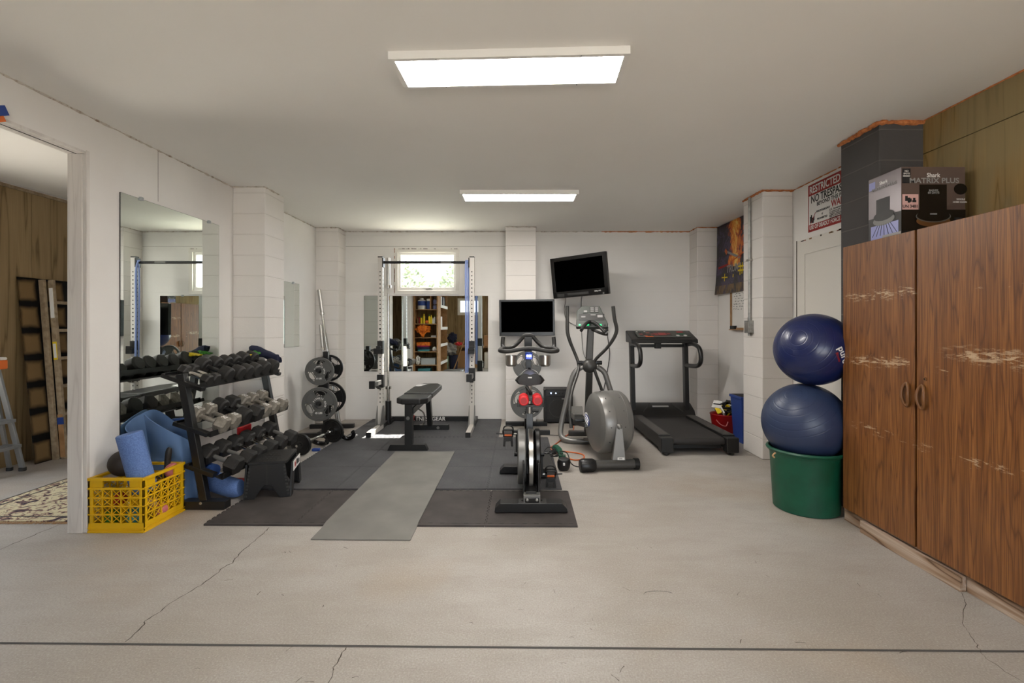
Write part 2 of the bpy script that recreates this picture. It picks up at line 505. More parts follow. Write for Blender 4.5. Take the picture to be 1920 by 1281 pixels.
w, col = grain('treated_plywood', (120, 96, 54), (150, 122, 76), (160, 134, 88), 2, .75, 10.0, 3.0)
gn = w.noise(w.coord((1, 2.5, .6)), 1.7, 4)
col = w.mix(w.math('MULTIPLY', w.ramp(gn, [(.48, (0, 0, 0)), (.60, (255, 255, 255))]), .6), col, (136, 124, 92))
kn = w.n('TexVoronoi', Scale=2.1); w.l(w.coord((1, 1.0, .8), (0, .3, .4)), kn.inputs['Vector'])
col = w.mix(w.math('LESS_THAN', kn.outputs['Distance'], .075), col, (62, 46, 26)); w.color(col)
w, col = grain('brown_plywood', (108, 88, 60), (140, 118, 84), (150, 128, 94), 2, .75, 6.0, 6.0); w.color(col)
w, col = grain('base_board', (84, 62, 44), (150, 122, 98), (184, 164, 146), 1, .8, 9.0, 6.0); w.color(col)
w, col = grain('jamb_wood', (208, 202, 197), (220, 215, 210), (226, 221, 216), 2, .6, 14.0, 3.0); w.color(col)

# foam floor tiles
w = NT('tile_smooth', .72, .3); v = w.coord()
w.color(w.ramp(w.noise(v, 5, 6), [(.3, (58, 54, 53)), (.7, (76, 71, 69))])); w.bump(w.noise(v, 180, 3), .25, .002)
w = NT('tile_ribbed', .6, .45); v = w.coord(); s = w.sep(v)
wv = w.math('ABSOLUTE', w.math('SINE', w.math('MULTIPLY', s[0], 260.0)))
w.color(w.ramp(w.noise(v, 4, 6), [(.3, (62, 62, 65)), (.7, (80, 80, 82))]))
w.bump(wv, .5, .003)
w = NT('exercise_mat', .75, .3); v = w.coord()
w.color(w.ramp(w.noise(v, 3, 6), [(.3, (112, 110, 106)), (.7, (128, 126, 121))])); w.bump(w.noise(v, 260, 3), .35, .002)

# oriental rug
w = NT('rug', .95, .1); v = w.coord(); s = w.sep(v)
n = w.noise(w.coord((9, 9, 1)), 1.6, 4, .6, 1.2)
col = w.ramp(n, [(.38, (58, 52, 60)), (.46, (140, 108, 100)), (.5, (196, 184, 150)), (.62, (202, 190, 158)), (.66, (88, 76, 84))])
w.color(col); w.bump(w.noise(v, 300, 2), .5, .004)

# poster print: dark storm, rising flame
w = NT('poster_print', .28, .5); v = w.coord(); s = w.sep(v)
n = w.noise(w.coord((6, 6, 6)), 1.0, 6, .65, .8); n2 = w.noise(w.coord((1, 14, 5)), 1.0, 5, .6, 1.4)
col = w.ramp(n, [(.38, (10, 8, 14)), (.5, (28, 20, 40)), (.60, (70, 58, 96)), (.64, (12, 9, 16))])
fl = w.math('ADD', w.math('ABSOLUTE', w.math('ADD', s[1], w.math('MULTIPLY', w.math('SUBTRACT', n, .5), .5))), w.math('MULTIPLY', w.math('SUBTRACT', .62, n2), .3))
up = w.math('GREATER_THAN', s[2], -.16)
fire = w.ramp(fl, [(.02, (255, 224, 120)), (.08, (240, 150, 30)), (.16, (190, 70, 16)), (.2, (40, 18, 20))])
col = w.mix(w.math('MULTIPLY', w.math('LESS_THAN', fl, .19), up), col, fire)
low = w.math('LESS_THAN', s[2], -.38)
col = w.mix(w.math('MULTIPLY', low, w.ramp(n2, [(.4, (0, 0, 0)), (.6, (255, 255, 255))])), col, (120, 90, 40)); w.color(col)

# paint-sprayed wooden panel: black around a ladder of bare rectangles
w = NT('sprayed_panel', .8, .2); v = w.coord(); s = w.sep(v)
fz = w.math('ABSOLUTE', w.math('SUBTRACT', w.math('FRACT', w.math('MULTIPLY', w.math('ADD', s[2], .02), 3.8)), .5))
nn = w.noise(v, 6, 4)
fy = w.math('ABSOLUTE', w.math('SUBTRACT', w.math('FRACT', w.math('MULTIPLY', w.math('ADD', s[1], .485), 3.57)), .5))
edge = w.math('ADD', w.math('MAXIMUM', w.math('MULTIPLY', fz, .8), fy), w.math('MULTIPLY', w.math('SUBTRACT', nn, .5), .16))
w.color(w.ramp(edge, [(.19, (122, 98, 66)), (.33, (12, 11, 10))]))

# leafy foliage outside the window
w = NT('foliage', .6, .3); v = w.coord()
w.color(w.ramp(w.noise(v, 6, 4), [(.3, (120, 132, 108)), (.7, (150, 160, 136))]))
EXPOSURE = 1.42; SKY = 2.4; SUN = 16
# ---------------------------------------------------------------- camera, daylight, view
sc = bpy.context.scene
cam = bpy.data.cameras.new('camera'); cam.sensor_width = 36; cam.lens = 36*880/1920
cam.shift_x = -11/1920; cam.shift_y = -27.5/1920; cam.clip_start = .05; cam.clip_end = 200
co = bpy.data.objects.new('camera', cam); C.objects.link(co); co.location = (0, 0, 1.33); co.rotation_euler = (PI/2, 0, 0)
sc.camera = co
sc.view_settings.view_transform = 'Standard'; sc.view_settings.look = 'None'; sc.view_settings.gamma = 1
sc.view_settings.exposure = EXPOSURE
wd = bpy.data.worlds.new('sky'); wd.use_nodes = True; sc.world = wd
bg = wd.node_tree.nodes['Background']; bg.inputs['Color'].default_value = (.86, .93, 1, 1); bg.inputs['Strength'].default_value = SKY
sl = bpy.data.lights.new('sun', 'SUN'); sl.energy = SUN; sl.angle = .009; sl.color = (1, .95, .86)
so = bpy.data.objects.new('sun', sl); C.objects.link(so); so.location = (2, 12, 14)
so.rotation_euler = V((-.36, -1.12, -2.1)).to_track_quat('-Z', 'Y').to_euler()

# ---------------------------------------------------------------- the shell
H = 2.70; BACK = 6.735; LEFT = -2.785; RIGHT = 2.756; REAR = -2.4; FAR = -4.85
b = MB(); b.box(-5.0, 2.9, REAR-.1, BACK+.12, -.12, 0, 'concrete')
b.ribbon([(-4.3, 1.996), (-2, 1.970), (0, 1.945), (1.4, 1.929), (2.6, 1.915)], .012, .0012, 'saw_cut')
for pts, wd_ in (([(-1.644, 3.105), (-1.636, 3.024), (-1.631, 2.876), (-1.629, 2.741), (-1.606, 2.642), (-1.626, 2.607), (-1.62, 2.474), (-1.635, 2.393), (-1.666, 2.277), (-1.668, 2.188), (-1.684, 2.12), (-1.664, 2.083), (-1.656, 1.98)], .0045),
                 ([(-.716, 1.944), (-.711, 1.891), (-.716, 1.837), (-.711, 1.803), (-.709, 1.70)], .004),
                 ([(2.223, 2.345), (2.169, 2.273), (2.071, 2.18), (1.973, 2.079), (1.957, 2.028), (1.918, 1.96), (1.893, 1.922), (1.875, 1.867), (1.879, 1.809), (1.91, 1.70)], .002),
                 ([(-3.09, 2.8), (-3.089, 2.904), (-3.088, 3.016), (-3.079, 3.155)], .005)):
    Q = []
    for p, q in zip(pts, pts[1:]):
        for k in range(4):
            t = k/4; Q.append((p[0]*(1-t)+q[0]*t+random.uniform(-.006, .006), p[1]*(1-t)+q[1]*t))
    Q.append(pts[-1]); b.ribbon(Q, wd_, .0014, 'crack')
random.seed(21)
for k in range(46):      # scuffs and bits of grit
    x = random.uniform(-1.6, 2.0); y = random.uniform(1.7, 3.0); a = random.uniform(0, PI); l = random.uniform(.008, .045)
    b.ribbon([(x, y), (x+l*math.cos(a)*.5, y+l*math.sin(a)*.5+.004), (x+l*math.cos(a), y+l*math.sin(a))], random.uniform(.001, .003), .0016, 'crack')
b.ribbon([(.70+.075*math.cos(t*.35), 2.33+.03*math.sin(t*.35)) for t in range(1, 10)], .003, .0016, 'saw_cut')
struct('floor', b)
b = MB(); b.box(-5.0, 2.9, REAR-.1, BACK+.12, H, H+.1, 'ceiling_white'); struct('ceiling', b)

b = MB()
b.box(LEFT-.11, LEFT, 3.04, BACK, 0, H, 'wall_white'); b.box(LEFT-.11, LEFT, REAR, 1.15, 0, H, 'wall_white')
b.box(LEFT-.11, LEFT, 1.15, 3.04, 2.46, H, 'wall_white')
b.box(LEFT, LEFT+.0012, 3.63, 3.634, 2.3, H, 'wall_line')
struct('wall_left', b)
b = MB()
WX0, WX1, WZ0, WZ1 = -1.76, -.85, 1.81, 2.44
b.box(-5.0, WX0, BACK, BACK+.12, 0, H, 'block_soft'); b.box(WX1, 2.9, BACK, BACK+.12, 0, H, 'block_soft')
b.box(WX0, WX1, BACK, BACK+.12, 0, WZ0, 'block_soft'); b.box(WX0, WX1, BACK, BACK+.12, WZ1, H, 'block_soft')
b.box(-2.47, -.17, BACK-.001, BACK, 2.482, 2.486, 'wall_line')
struct('wall_back', b)
b = MB(); b.box(RIGHT, RIGHT+.12, 3.3, BACK, 0, H, 'wall_white'); struct('wall_right', b)
b = MB(); b.box(2.69, 2.74, REAR, 3.35, 0, 2.473, 'treated_plywood'); b.box(2.69, 2.74, REAR, 3.35, 2.478, H, 'treated_plywood')
b.box(2.705, 2.73, REAR, 3.35, 2.46, 2.49, 'hole_dark'); struct('wall_right_front', b)
b = MB(); RX0, RX1, RZ0, RZ1 = -2.02, -1.22, 1.74, 2.28
GX0, GX1, GZ = -.45, 2.45, 2.25        # unseen roll-up door opening, added to let daylight in
LY0, LY1, LZ = 2.7, 3.7, 2.05      # unseen opening on the side room's far side, added for daylight
for x0, x1, z0, z1 in ((-5, RX0, 0, H), (RX0, RX1, 0, RZ0), (RX0, RX1, RZ1, H), (RX1, GX0, 0, H), (GX0, GX1, GZ, H), (GX1, 2.9, 0, H)):
    b.box(x0, x1, REAR-.1, REAR, z0, z1, 'brown_plywood')
struct('wall_rear', b)
b = MB()
for y0, y1 in ((REAR, -1.2), (-1.196, .02), (.024, 1.24), (1.244, LY0), (LY1, 4.68), (4.684, 5.9), (5.904, BACK)): b.box(FAR-.05, FAR, y0, y1, 0, 2.655, 'brown_plywood')
b.box(FAR-.06, FAR-.004, REAR, LY0, 0, H, 'wall_white'); b.box(FAR-.06, FAR-.004, LY1, BACK, 0, H, 'wall_white'); b.box(FAR-.06, FAR, LY0, LY1, LZ, H, 'brown_plywood'); struct('wall_far_left', b)

# block pillars
def pillar(x0, x1, y0, y1, m):
    b = MB(); b.box(x0, x1, y0, y1, 0, H, m); o = struct('block_pillar', b, bevel=.008); return o
pillar(LEFT, -2.469, 4.584, 4.96, 'block_white')
pillar(LEFT, -2.472, 6.46, BACK, 'block_white')
pillar(-.168, .248, 6.41, BACK, 'block_white')
pillar(2.462, RIGHT, 6.447, BACK, 'block_white')
pillar(2.45, RIGHT, 4.70, 5.10, 'block_white')
pillar(2.40, RIGHT-.02, 3.115, 3.49, 'block_black')

# foam squeezed out along the top of the walls
random.seed(3)
def bead(pts, r, m, step=.02, jit=.35):
    P = []
    for p, q in zip(pts, pts[1:]):
        p = V(p); q = V(q); n = max(2, int((q-p).length/step))
        for k in range(n): P.append(p.lerp(q, k/n)+V((random.uniform(-1, 1), random.uniform(-1, 1), random.uniform(-1, .3)))*r*.3)
    P.append(V(pts[-1])); b = MB()
    b.tube(P, [r*random.uniform(1-jit, 1+jit) for _ in P], m, n=7); return b
zt = H-.004
struct('trim_1', bead([(LEFT, 1.2, zt), (LEFT, 4.58, zt)], .006, 'foam_white', .03, .8))
struct('trim_2', bead([(LEFT, 4.58, zt), (-2.469, 4.58, zt), (-2.469, 4.85, zt)], .007, 'foam_white', .03, .6))
struct('trim_3', bead([(LEFT, 5.0, zt), (LEFT, 6.46, zt), (-2.47, 6.46, zt), (-2.47, BACK, zt), (-.168, BACK, zt), (-.168, 6.41, zt), (.248, 6.41, zt), (.248, BACK, zt), (1.2, BACK, zt)], .007, 'foam_white', .03, .7))
struct('trim_4', bead([(1.2, BACK, zt), (2.46, BACK, zt), (2.46, 6.447, zt), (RIGHT, 6.447, zt)], .008, 'foam_orange', .03, .8))
struct('trim_5', bead([(2.445, 5.1, zt), (2.445, 4.695, zt), (RIGHT, 4.695, zt)], .013, 'foam_orange', .022, .4))
struct('trim_6', bead([(RIGHT, 4.69, zt), (RIGHT, 3.5, zt)], .005, 'foam_orange', .03, .7))
struct('trim_7', bead([(2.395, 3.5, zt-.01), (2.395, 3.11, zt-.01), (2.70, 3.11, zt-.01)], .015, 'foam_orange', .02, .3))
struct('trim_8', bead([(2.69, 3.11, zt), (2.69, -.5, zt)], .005, 'foam_orange', .04, .5))

# doorway boards
b = MB(); b.box(LEFT-.115, LEFT-.02, 3.02, 3.04, 0, 2.445, 'jamb_wood'); b.box(LEFT-.02, LEFT+.004, 3.026, 3.05, 0, 2.47, 'jamb_wood'); struct('trim_9', b, .003)
b = MB(); b.box(LEFT-.115, LEFT+.003, 1.175, 3.02, 2.445, 2.46, 'jamb_wood'); b.box(LEFT-.06, LEFT-.055, 1.15, 3.02, 2.443, 2.446, 'hole_dark'); struct('trim_10', b)
b = MB(); b.box(LEFT-.115, LEFT+.01, 1.151, 1.174, 0, 2.459, 'jamb_wood'); struct('trim_11', b)
b = MB(); b.box(FAR, FAR+.02, REAR, BACK, 2.655, 2.685, 'old_wood'); struct('trim_12', b)

# windows
def window(name, x0, x1, z0, z1, y, sgn, latch=True):
    """awning window in the wall at y; sgn = +1 when outdoors lies towards +Y"""
    b = MB(); c = .012*sgn; t = .05
    ya, yb = y-c, y+.06*sgn
    for q in ((x0-.015, x1+.015, z0-.015, z0+t-.01), (x0-.015, x1+.015, z1-t+.01, z1+.015), (x0-.015, x0+t-.01, z0+t-.01, z1-t+.01), (x1-t+.01, x1+.015, z0+t-.01, z1-t+.01)):
        b.box(q[0], q[1], min(ya, yb), max(ya, yb), q[2], q[3], 'white_paint')
    f = struct(name, b, .003)
    s = MB(); i = .04; ya, yb = y+.02*sgn, y+.055*sgn
    for q in ((x0+i, x1-i, z0+i, z0+i+.05), (x0+i, x1-i, z1-i-.035, z1-i), (x0+i, x0+i+.035, z0+i+.05, z1-i-.035), (x1-i-.035, x1-i, z0+i+.05, z1-i-.035)):
        s.box(q[0], q[1], min(ya, yb), max(ya, yb), q[2], q[3], 'white_plastic')
    struct('window_sash', s, .004, f)
    g = MB(); g.box(x0+i+.03, x1-i-.03, y+.036*sgn, y+.04*sgn, z0+i+.04, z1-i-.03, 'window_glass'); struct('window_pane', g, 0, f)
    if latch:
        h = MB(); xm = (x0+x1)/2+.03
        h.box(xm-.05, xm+.05, y+.005*sgn, y+.02*sgn, z0+.055, z0+.068, 'steel'); h.bar((xm-.035, y-.004*sgn, z0+.064), (xm+.045, y-.012*sgn, z0+.078), .012, .012, 'steel')
        struct('window_handle', h, .002, f)
    return f
w1 = window('window_1', WX0, WX1, WZ0, WZ1, BACK, 1)
random.seed(5); b = MB()
for k in range(40):      # flaking paint round the frame
    side = random.choice('ttlll')
    if side == 't': x = random.uniform(WX0, WX1-.02); b.box(x, x+random.uniform(.006, .05), BACK-.0135, BACK-.011, WZ1+.004, WZ1+random.uniform(.008, .014), 'crack')
    else: z = random.uniform(WZ0, WZ1); b.box(WX0-.012, WX0-random.uniform(.0, .008), BACK-.0135, BACK-.011, z, z+random.uniform(.01, .06), 'peel')
struct('flaked_paint', b, 0, w1)
window('window_2', RX0, RX1, RZ0, RZ1, REAR, -1, False)

# old flush door boarded into the right wall
b = MB(); b.box(RIGHT-.02, RIGHT, 3.55, 4.60, 0, 2.166, 'white_paint')
for q in ((3.7, 4.48, 2.02, 2.03), (3.7, 4.48, 1.1, 1.11), (4.47, 4.48, 1.1, 2.03), (3.7, 3.71, 1.1, 2.03)): b.box(RIGHT-.026, RIGHT-.02, q[0], q[1], q[2], q[3], 'white_paint')
d = struct('door_1', b, .003)
b = MB(); random.seed(8)
b.box(RIGHT-.024, RIGHT-.018, 4.60, 4.606, 1.2, 2.17, 'crack')
for k in range(26): y = random.uniform(3.55, 4.58); b.box(RIGHT-.0225, RIGHT-.019, y, y+random.uniform(.01, .07), 2.150, 2.150+random.uniform(.006, .014), random.choice(['crack', 'peel', 'light_wood']))
struct('flaked_paint', b, 0, d)

b = MB(); b.box(-14, 12, -16, REAR-.1, -.10, -.02, 'bounce_drive'); b.box(-14, -5.0, REAR-.1, 8, -.10, -.02, 'bounce_drive'); struct('ground_bounce', b)  # unseen pale ground, added to bounce sky light in through the openings
for k, (x0, x1, z) in enumerate(((GX0, GX1, GZ),)):  # frame round the added opening behind the viewer
    b = MB()
    for q in ((x0-.06, x0, 0, z), (x1, x1+.06, 0, z), (x0-.06, x1+.06, z, z+.06)): b.box(q[0], q[1], REAR-.11, REAR+.012, q[2], q[3], 'jamb_wood')
    struct('trim_%d' % (13+k), b, .003)
# daylight garden beyond the window
b = MB(); b.box(-9, 7, BACK+.2, 20, .95, 1.0, 'ground_pale'); o = struct('ground_outside', b)
random.seed(11)
def tree(x, y, h, r, label):
    t = thing('garden_tree', label, 'tree', (x, y, 1.0), group='trees beyond the window')
    k = MB(); k.tube([(x, y, 1.0), (x+.05, y, 1+h*.4), (x-.04, y+.05, 1+h*.8)], [.09, .07, .03], 'bark', n=8)
    for j in range(9):
        a = random.uniform(0, 2*PI); k.tube([(x, y, 1+h*random.uniform(.25, .6)), (x+r*.8*math.cos(a), y+r*.8*math.sin(a), 1+h*random.uniform(.6, .95))], [.03, .01], 'bark', n=6)
    part('trunk', k, t)
    f = MB()
    for j in range(900):
        d_ = V((random.gauss(0, 1), random.gauss(0, 1), random.gauss(0, 1))).normalized()*r*random.uniform(.4, 1)**.5
        c_ = V((x, y, 1+h*.62))+V((d_.x, d_.y, d_.z*.9)); u = V((random.uniform(-1, 1), random.uniform(-1, 1), random.uniform(-1, 1))).normalized(); v_ = u.orthogonal().normalized(); s_ = .09
        f.poly([c_-u*s_, c_-v_*s_*.5, c_+u*s_, c_+v_*s_*.5], 'foliage')
    part('foliage', f, t)
tree(-2.5, 10.2, 1.7, .75, 'pale leafy bush outside, behind the left half of the high window')
tree(-1.2, 11.6, 2.0, .8, 'pale leafy tree outside, behind the right half of the high window')

# ceiling light panels
def panel(x, y, rz, label):
    t = thing('ceiling_light', label, 'ceiling light', (x, y, H), (0, 0, rz), group='flat panel lights on the ceiling')
    f = MB(); w_, d_, z0 = .5975, .1475, -.04
    for q in ((-w_, w_, -d_, -d_+.022), (-w_, w_, d_-.022, d_), (-w_, -w_+.028, -d_+.022, d_-.022), (w_-.028, w_, -d_+.022, d_-.022)): f.box(q[0], q[1], q[2], q[3], z0, 0, 'panel_frame')
    for sx_ in (-.36, .36):
        for sy_ in (-1, 1): f.cyl((sx_, sy_*(d_-.011), z0), (sx_, sy_*(d_-.011), z0-.001), .004, 'grey_metal', n=8)
    part('frame', f, t, .002, local=True)
    g_ = MB(); g_.box(-w_+.028, w_-.028, -d_+.022, d_-.022, -.034, -.03, 'panel_light'); part('diffuser', g_, t, local=True)
    return t
panel(-.043, 2.455, -.04, 'large white light panel glowing on the ceiling nearest the camera')
panel(.015, 4.84, 0.0, 'farther glowing white light panel on the ceiling, towards the back wall')
# ================================================================= left side: mirrors, dumbbells, crate
def mirror(x0, x1, y0, y1, z0, z1, name, label, clips=()):
    c = V(((x0+x1)/2, (y0+y1)/2, z0)); t = thing('wall_mirror', label, 'mirror', c)
    b = MB(); b.box(x0, x1, y0, y1, z0, z1, 'mirror_silver'); part('mirror_glass', b, t)
    b = MB()
    e = .0015
    if x1-x0 < .02:
        for q in ((y0-e, y0, z0, z1), (y1, y1+e, z0, z1)): b.box(x0, x1, q[0], q[1], q[2], q[3], 'hole_dark')
        for q in ((z1, z1+e), (z0-e, z0)): b.box(x0, x1, y0, y1, q[0], q[1], 'dark_grey')
    else:
        for q in ((x0-e, x0, z0, z1), (x1, x1+e, z0, z1)): b.box(q[0], q[1], y0, y1, q[2], q[3], 'hole_dark')
        for q in ((z1, z1+e), (z0-e, z0)): b.box(x0, x1, y0, y1, q[0], q[1], 'dark_grey')
    part('glass_edge', b, t)
    for p in clips:
        b = MB(); s = .012; b.box(p[0]-s, p[0]+s, p[1]-s, p[1]+s, p[2]-.012, p[2]+.014, 'clear_plastic'); part('mirror_clip', b, t, .003)
    return t
mirror(LEFT+.001, LEFT+.007, 3.281, 4.36, .42, 2.272, 'm', 'tall frameless mirror on the left wall behind the dumbbell rack', [(LEFT+.008, 3.46, 2.272), (LEFT+.008, 4.22, 2.272)])
mirror(LEFT+.001, LEFT+.007, 5.05, 5.963, 1.085, 1.872, 'm', 'small frameless mirror on the left wall past the block pillar', [(LEFT+.008, 5.8, 1.872)])
mirror(-2.204, -.429, BACK-.008, BACK-.002, .695, 1.774, 'm', 'wide frameless mirror on the back wall under the high window', [(-.75, BACK-.009, 1.774)])

# ---- dumbbell rack
t = thing('dumbbell_rack', 'black three-tier dumbbell rack leaning back along the left wall mirror', 'dumbbell rack', (-2.35, 4.0, 0))
Y0, Y1 = 3.44, 4.53
for y in (Y0, Y1):
    b = MB(); b.bar((-2.29, y, .06), (-2.462, y, .985), .05, .055, 'black_metal', up=(1, 0, 0)); part('upright', b, t, .004)
    b = MB(); b.box(-2.62 if y == Y0 else -2.45, -2.13, y-.038, y+.038, .002, .062, 'black_metal')
    b.box(-2.135, -2.125, y-.036, y+.036, .004, .060, 'black_plastic'); b.cyl((-2.30, y-.042, .05), (-2.30, y-.036, .05), .011, 'steel', n=8)
    part('foot', b, t, .004)
tiers = [(-2.345, .889, -2.535, .965), (-2.26, .539, -2.45, .615), (-2.175, .229, -2.365, .305)]
for k, (xo, zo, xi, zi) in enumerate(tiers):
    b = MB()
    for (x, z) in ((xo, zo), (xi, zi)):
        b.bar((x, Y0-.03, z), (x, Y1+.02, z), .06, .006, 'black_metal', up=(-.37, 0, -.93))
        b.bar((x+.032 if x == xo else x-.03, Y0-.03, z+.012), (x+.032 if x == xo else x-.03, Y1+.02, z+.012), .005, .04, 'black_metal', up=(.2, 0, .98))
    part('shelf_rail', b, t, .002)
    for y in (Y0-.005, Y1+.005):
        b = MB(); xe = (-2.30, -2.262, -2.215)[k]; b.bar((xi-.06, y, zi+.012), (xe, y, zi-.4*(xe-xi)), .05, .03, 'black_metal', up=(.3, 0, .95))
        part('shelf_bracket', b, t, .003)
# ---- dumbbells
DB = {}
def dumbbell_meshes(kind):
    if kind in DB: return DB[kind]
    R, hl, n, hm, gm, L_, gr = {'round': (.062, .085, 12, 'black_rubber', 'black_metal', .285, .016), 'round_big': (.068, .095, 12, 'black_rubber', 'black_metal', .30, .016),
        'hex_chrome_small': (.047, .062, 6, 'black_rubber', 'chrome', .245, .017), 'hex_grey': (.066, .082, 6, 'grey_iron', 'grey_iron', .29, .016),
        'hex_chrome': (.072, .095, 6, 'black_rubber', 'chrome', .31, .017), 'hex_black': (.073, .10, 6, 'black_rubber', 'grey_metal', .315, .016), 'red': (.038, .05, 20, 'red_rubber', 'red_rubber', .17, .016)}[kind]
    c = min(.012, R*.2)
    prof = [(0, 0), (R*.80, 0), (R, c), (R, hl-c), (R*.82, hl), (R*.3, hl), (gr, hl+.004)]
    heads = []
    for s in (1, -1):
        b = MB(); M = axis_matrix((s*L_/2, 0, 0), (-s, 0, 0), (0, 0, 1))
        b.lathe(prof, hm, M, n, phase=0 if n == 6 else PI/12)
        if n >= 12: b.lathe([(0, -.0006), (R*.62, -.0006), (R*.66, .002)], 'black_plastic' if kind != 'red' else 'red_plastic', M, n, phase=PI/12)
        if kind == 'hex_grey': b.text('25', .05, (s*(L_/2-hl/2), 0, R*.8665+.0004), (0, 1 if s < 0 else -1, 0) if False else (0, 1, 0), (-1, 0, 0), 'white_print')
        heads.append(b.mesh('head'))
    g_ = MB(); hb = L_/2-hl+.002
    g_.tube([(-hb, 0, 0), (-hb*.6, 0, 0), (0, 0, 0), (hb*.6, 0, 0), (hb, 0, 0)], [gr*.85, gr, gr*1.1, gr, gr*.85], gm, n=14)
    DB[kind] = (heads, g_.mesh('handle')); return DB[kind]
def dumbbell(kind, loc, rot, label, group=None, hlabel=None):
    t = thing('dumbbell', label, 'dumbbell', loc, rot, group)
    hs, g_ = dumbbell_meshes(kind)
    for h in hs: part('head', h, t, .0025 if kind != 'red' else 0, local=True)
    part('handle', g_, t, local=True, label=hlabel); return t
ORD = ['first', 'second', 'third', 'fourth', 'fifth', 'sixth', 'seventh', 'eighth']
tilt = math.atan2(.10, .25)
def tier(spec, tname, x_c, z_c, lift):
    for k, (y, kind) in enumerate(spec):
        R = {'round': .062, 'round_big': .068, 'hex_chrome_small': .047*.866, 'hex_grey': .066*.866, 'hex_chrome': .072*.866, 'hex_black': .073*.866}[kind]
        z = z_c+(R+.005)/math.cos(tilt)+lift
        desc = {'round': 'black rubber dumbbell', 'round_big': 'thick black rubber dumbbell', 'hex_chrome_small': 'small chrome-handled hex dumbbell', 'hex_grey': 'grey cast iron hex dumbbell',
                'hex_chrome': 'black hex dumbbell with chrome handle', 'hex_black': 'big black hex dumbbell'}[kind]
        dumbbell(kind, (x_c+random.uniform(-.006, .006), y, z), (0, tilt, random.uniform(-.05, .05)), f'{desc}, {ORD[k]} from the near end of the {tname} tier', f'dumbbells on the {tname} tier', None)
random.seed(4)
S = 'hex_chrome_small'
tier([(3.515, S), (3.60, S), (3.735, 'round'), (3.865, 'round'), (3.995, 'round'), (4.125, 'round'), (4.265, 'round_big'), (4.41, 'round_big')], 'top', -2.41, .915, .004)
tier([(3.525, 'hex_grey'), (3.665, 'hex_grey'), (3.81, 'round_big'), (3.97, 'hex_black'), (4.12, 'hex_grey'), (4.265, 'hex_grey'), (4.425, 'hex_grey')], 'middle', -2.325, .565, .004)
tier([(3.54, 'hex_black'), (3.70, 'hex_black'), (3.865, 'hex_chrome'), (4.035, 'hex_chrome'), (4.21, 'hex_chrome'), (4.40, 'hex_black')], 'bottom', -2.24, .255, .004)
# folded gear at the far end of the top tier
b = MB()
def wad(u, v):
    a = 2*PI*v; x = -.16+.32*u
    r = (.044+.006*math.sin(3*a+9*u)+.004*math.sin(17*u+a*2))*(1 if .06 < u < .94 else .55)
    return (-2.43+x*.93, 4.52+.8*r*math.cos(a), 1.065-x*.36+r*math.sin(a))
b.grid(wad, 26, 22, 'navy_cloth'); single('gym_bag', b, 'dark navy rolled cloth lying at the far end of the top dumbbell tier', 'bag', (-2.43, 4.52, 1.02))
b = MB()
b.grid(lambda u, v: (-2.60+.15*u, 4.43+.12*v, 1.075+.028*math.sin(PI*u)*math.sin(PI*v)+.006*math.sin(19*u+7*v)), 12, 10, 'green', .008); single('workout_glove', b, 'green glove draped behind the last dumbbell of the top tier', 'glove', (-2.53, 4.49, 1.03))
b = MB()
b.grid(lambda u, v: (-2.60+.13*u, 4.29+.11*v, 1.07+.02*math.sin(PI*u)*math.sin(PI*v)+.006*math.sin(15*u+9*v)), 12, 10, 'yellow', .008); single('workout_glove', b, 'yellow glove lying against the mirror side of the top tier', 'glove', (-2.54, 4.34, 1.03))

# ---- yellow crate and what leans in it
cx0, cx1, cy0, cy1, ch = -2.775, -2.415, 3.03, 3.40, .352
t = thing('milk_crate', 'yellow plastic lattice crate on the floor beside the doorway', 'crate', ((cx0+cx1)/2, (cy0+cy1)/2, 0))
b = MB(); Yp = 'yellow_plastic'
def crate_side(p0, p1, nrm):
    p0 = V(p0); p1 = V(p1); d = (p1-p0); n = V(nrm)
    L_ = d.length; d.normalize(); th = .012
    def bx(u0, u1, z0, z1, t_=th, o=0):
        c = p0+d*((u0+u1)/2)*L_+n*(o-t_/2); M = Matrix(((d.x, n.x, 0, c.x), (d.y, n.y, 0, c.y), (0, 0, 1, (z0+z1)/2), (0, 0, 0, 1)))
        b.boxm(M, abs(u1-u0)*L_, t_, z1-z0, Yp)
    bx(0, 1, .003, .062); bx(0, 1, .0, .012, .02, .006); bx(0, 1, .025, .031, .016, .005)
    bx(.0, .085, .0625, .3345, .0115); bx(.915, 1, .0625, .3345, .0115)
    bx(.085, .26, .291, .3345); bx(.74, .915, .291, .3345); bx(0, 1, .335, .352, .024, .006); bx(0, 1, .278, .290, .018, .005)
    n_ = 5; u0, u1 = .085, .915; zs = [.062, .116, .170, .224, .278]
    for k in range(1, n_): u = u0+(u1-u0)*k/n_; bx(u-.009, u+.009, .062, .28)
    for z in zs[1:-1]: bx(0, 1, z-.003, z+.004, .018, .005)
    for k in range(n_):
        for z0, z1 in zip(zs, zs[1:]):
            ua = u0+(u1-u0)*k/n_; ub = u0+(u1-u0)*(k+1)/n_
            for za, zb in ((z0, z1), (z1, z0)):
                b.bar(p0+d*ua*L_+V((0, 0, za))-n*.006, p0+d*ub*L_+V((0, 0, zb))-n*.006, .005, .006, Yp, up=n)
crate_side((cx0, cy0, 0), (cx1, cy0, 0), (0, -1, 0)); crate_side((cx1, cy0, 0), (cx1, cy1, 0), (1, 0, 0))
crate_side((cx1, cy1, 0), (cx0, cy1, 0), (0, 1, 0)); crate_side((cx0, cy1, 0), (cx0, cy0, 0), (-1, 0, 0))
b.box(cx0+.01, cx1-.01, cy0+.01, cy1-.01, .012, .02, Yp)
part('lattice_body', b, t, .0015)
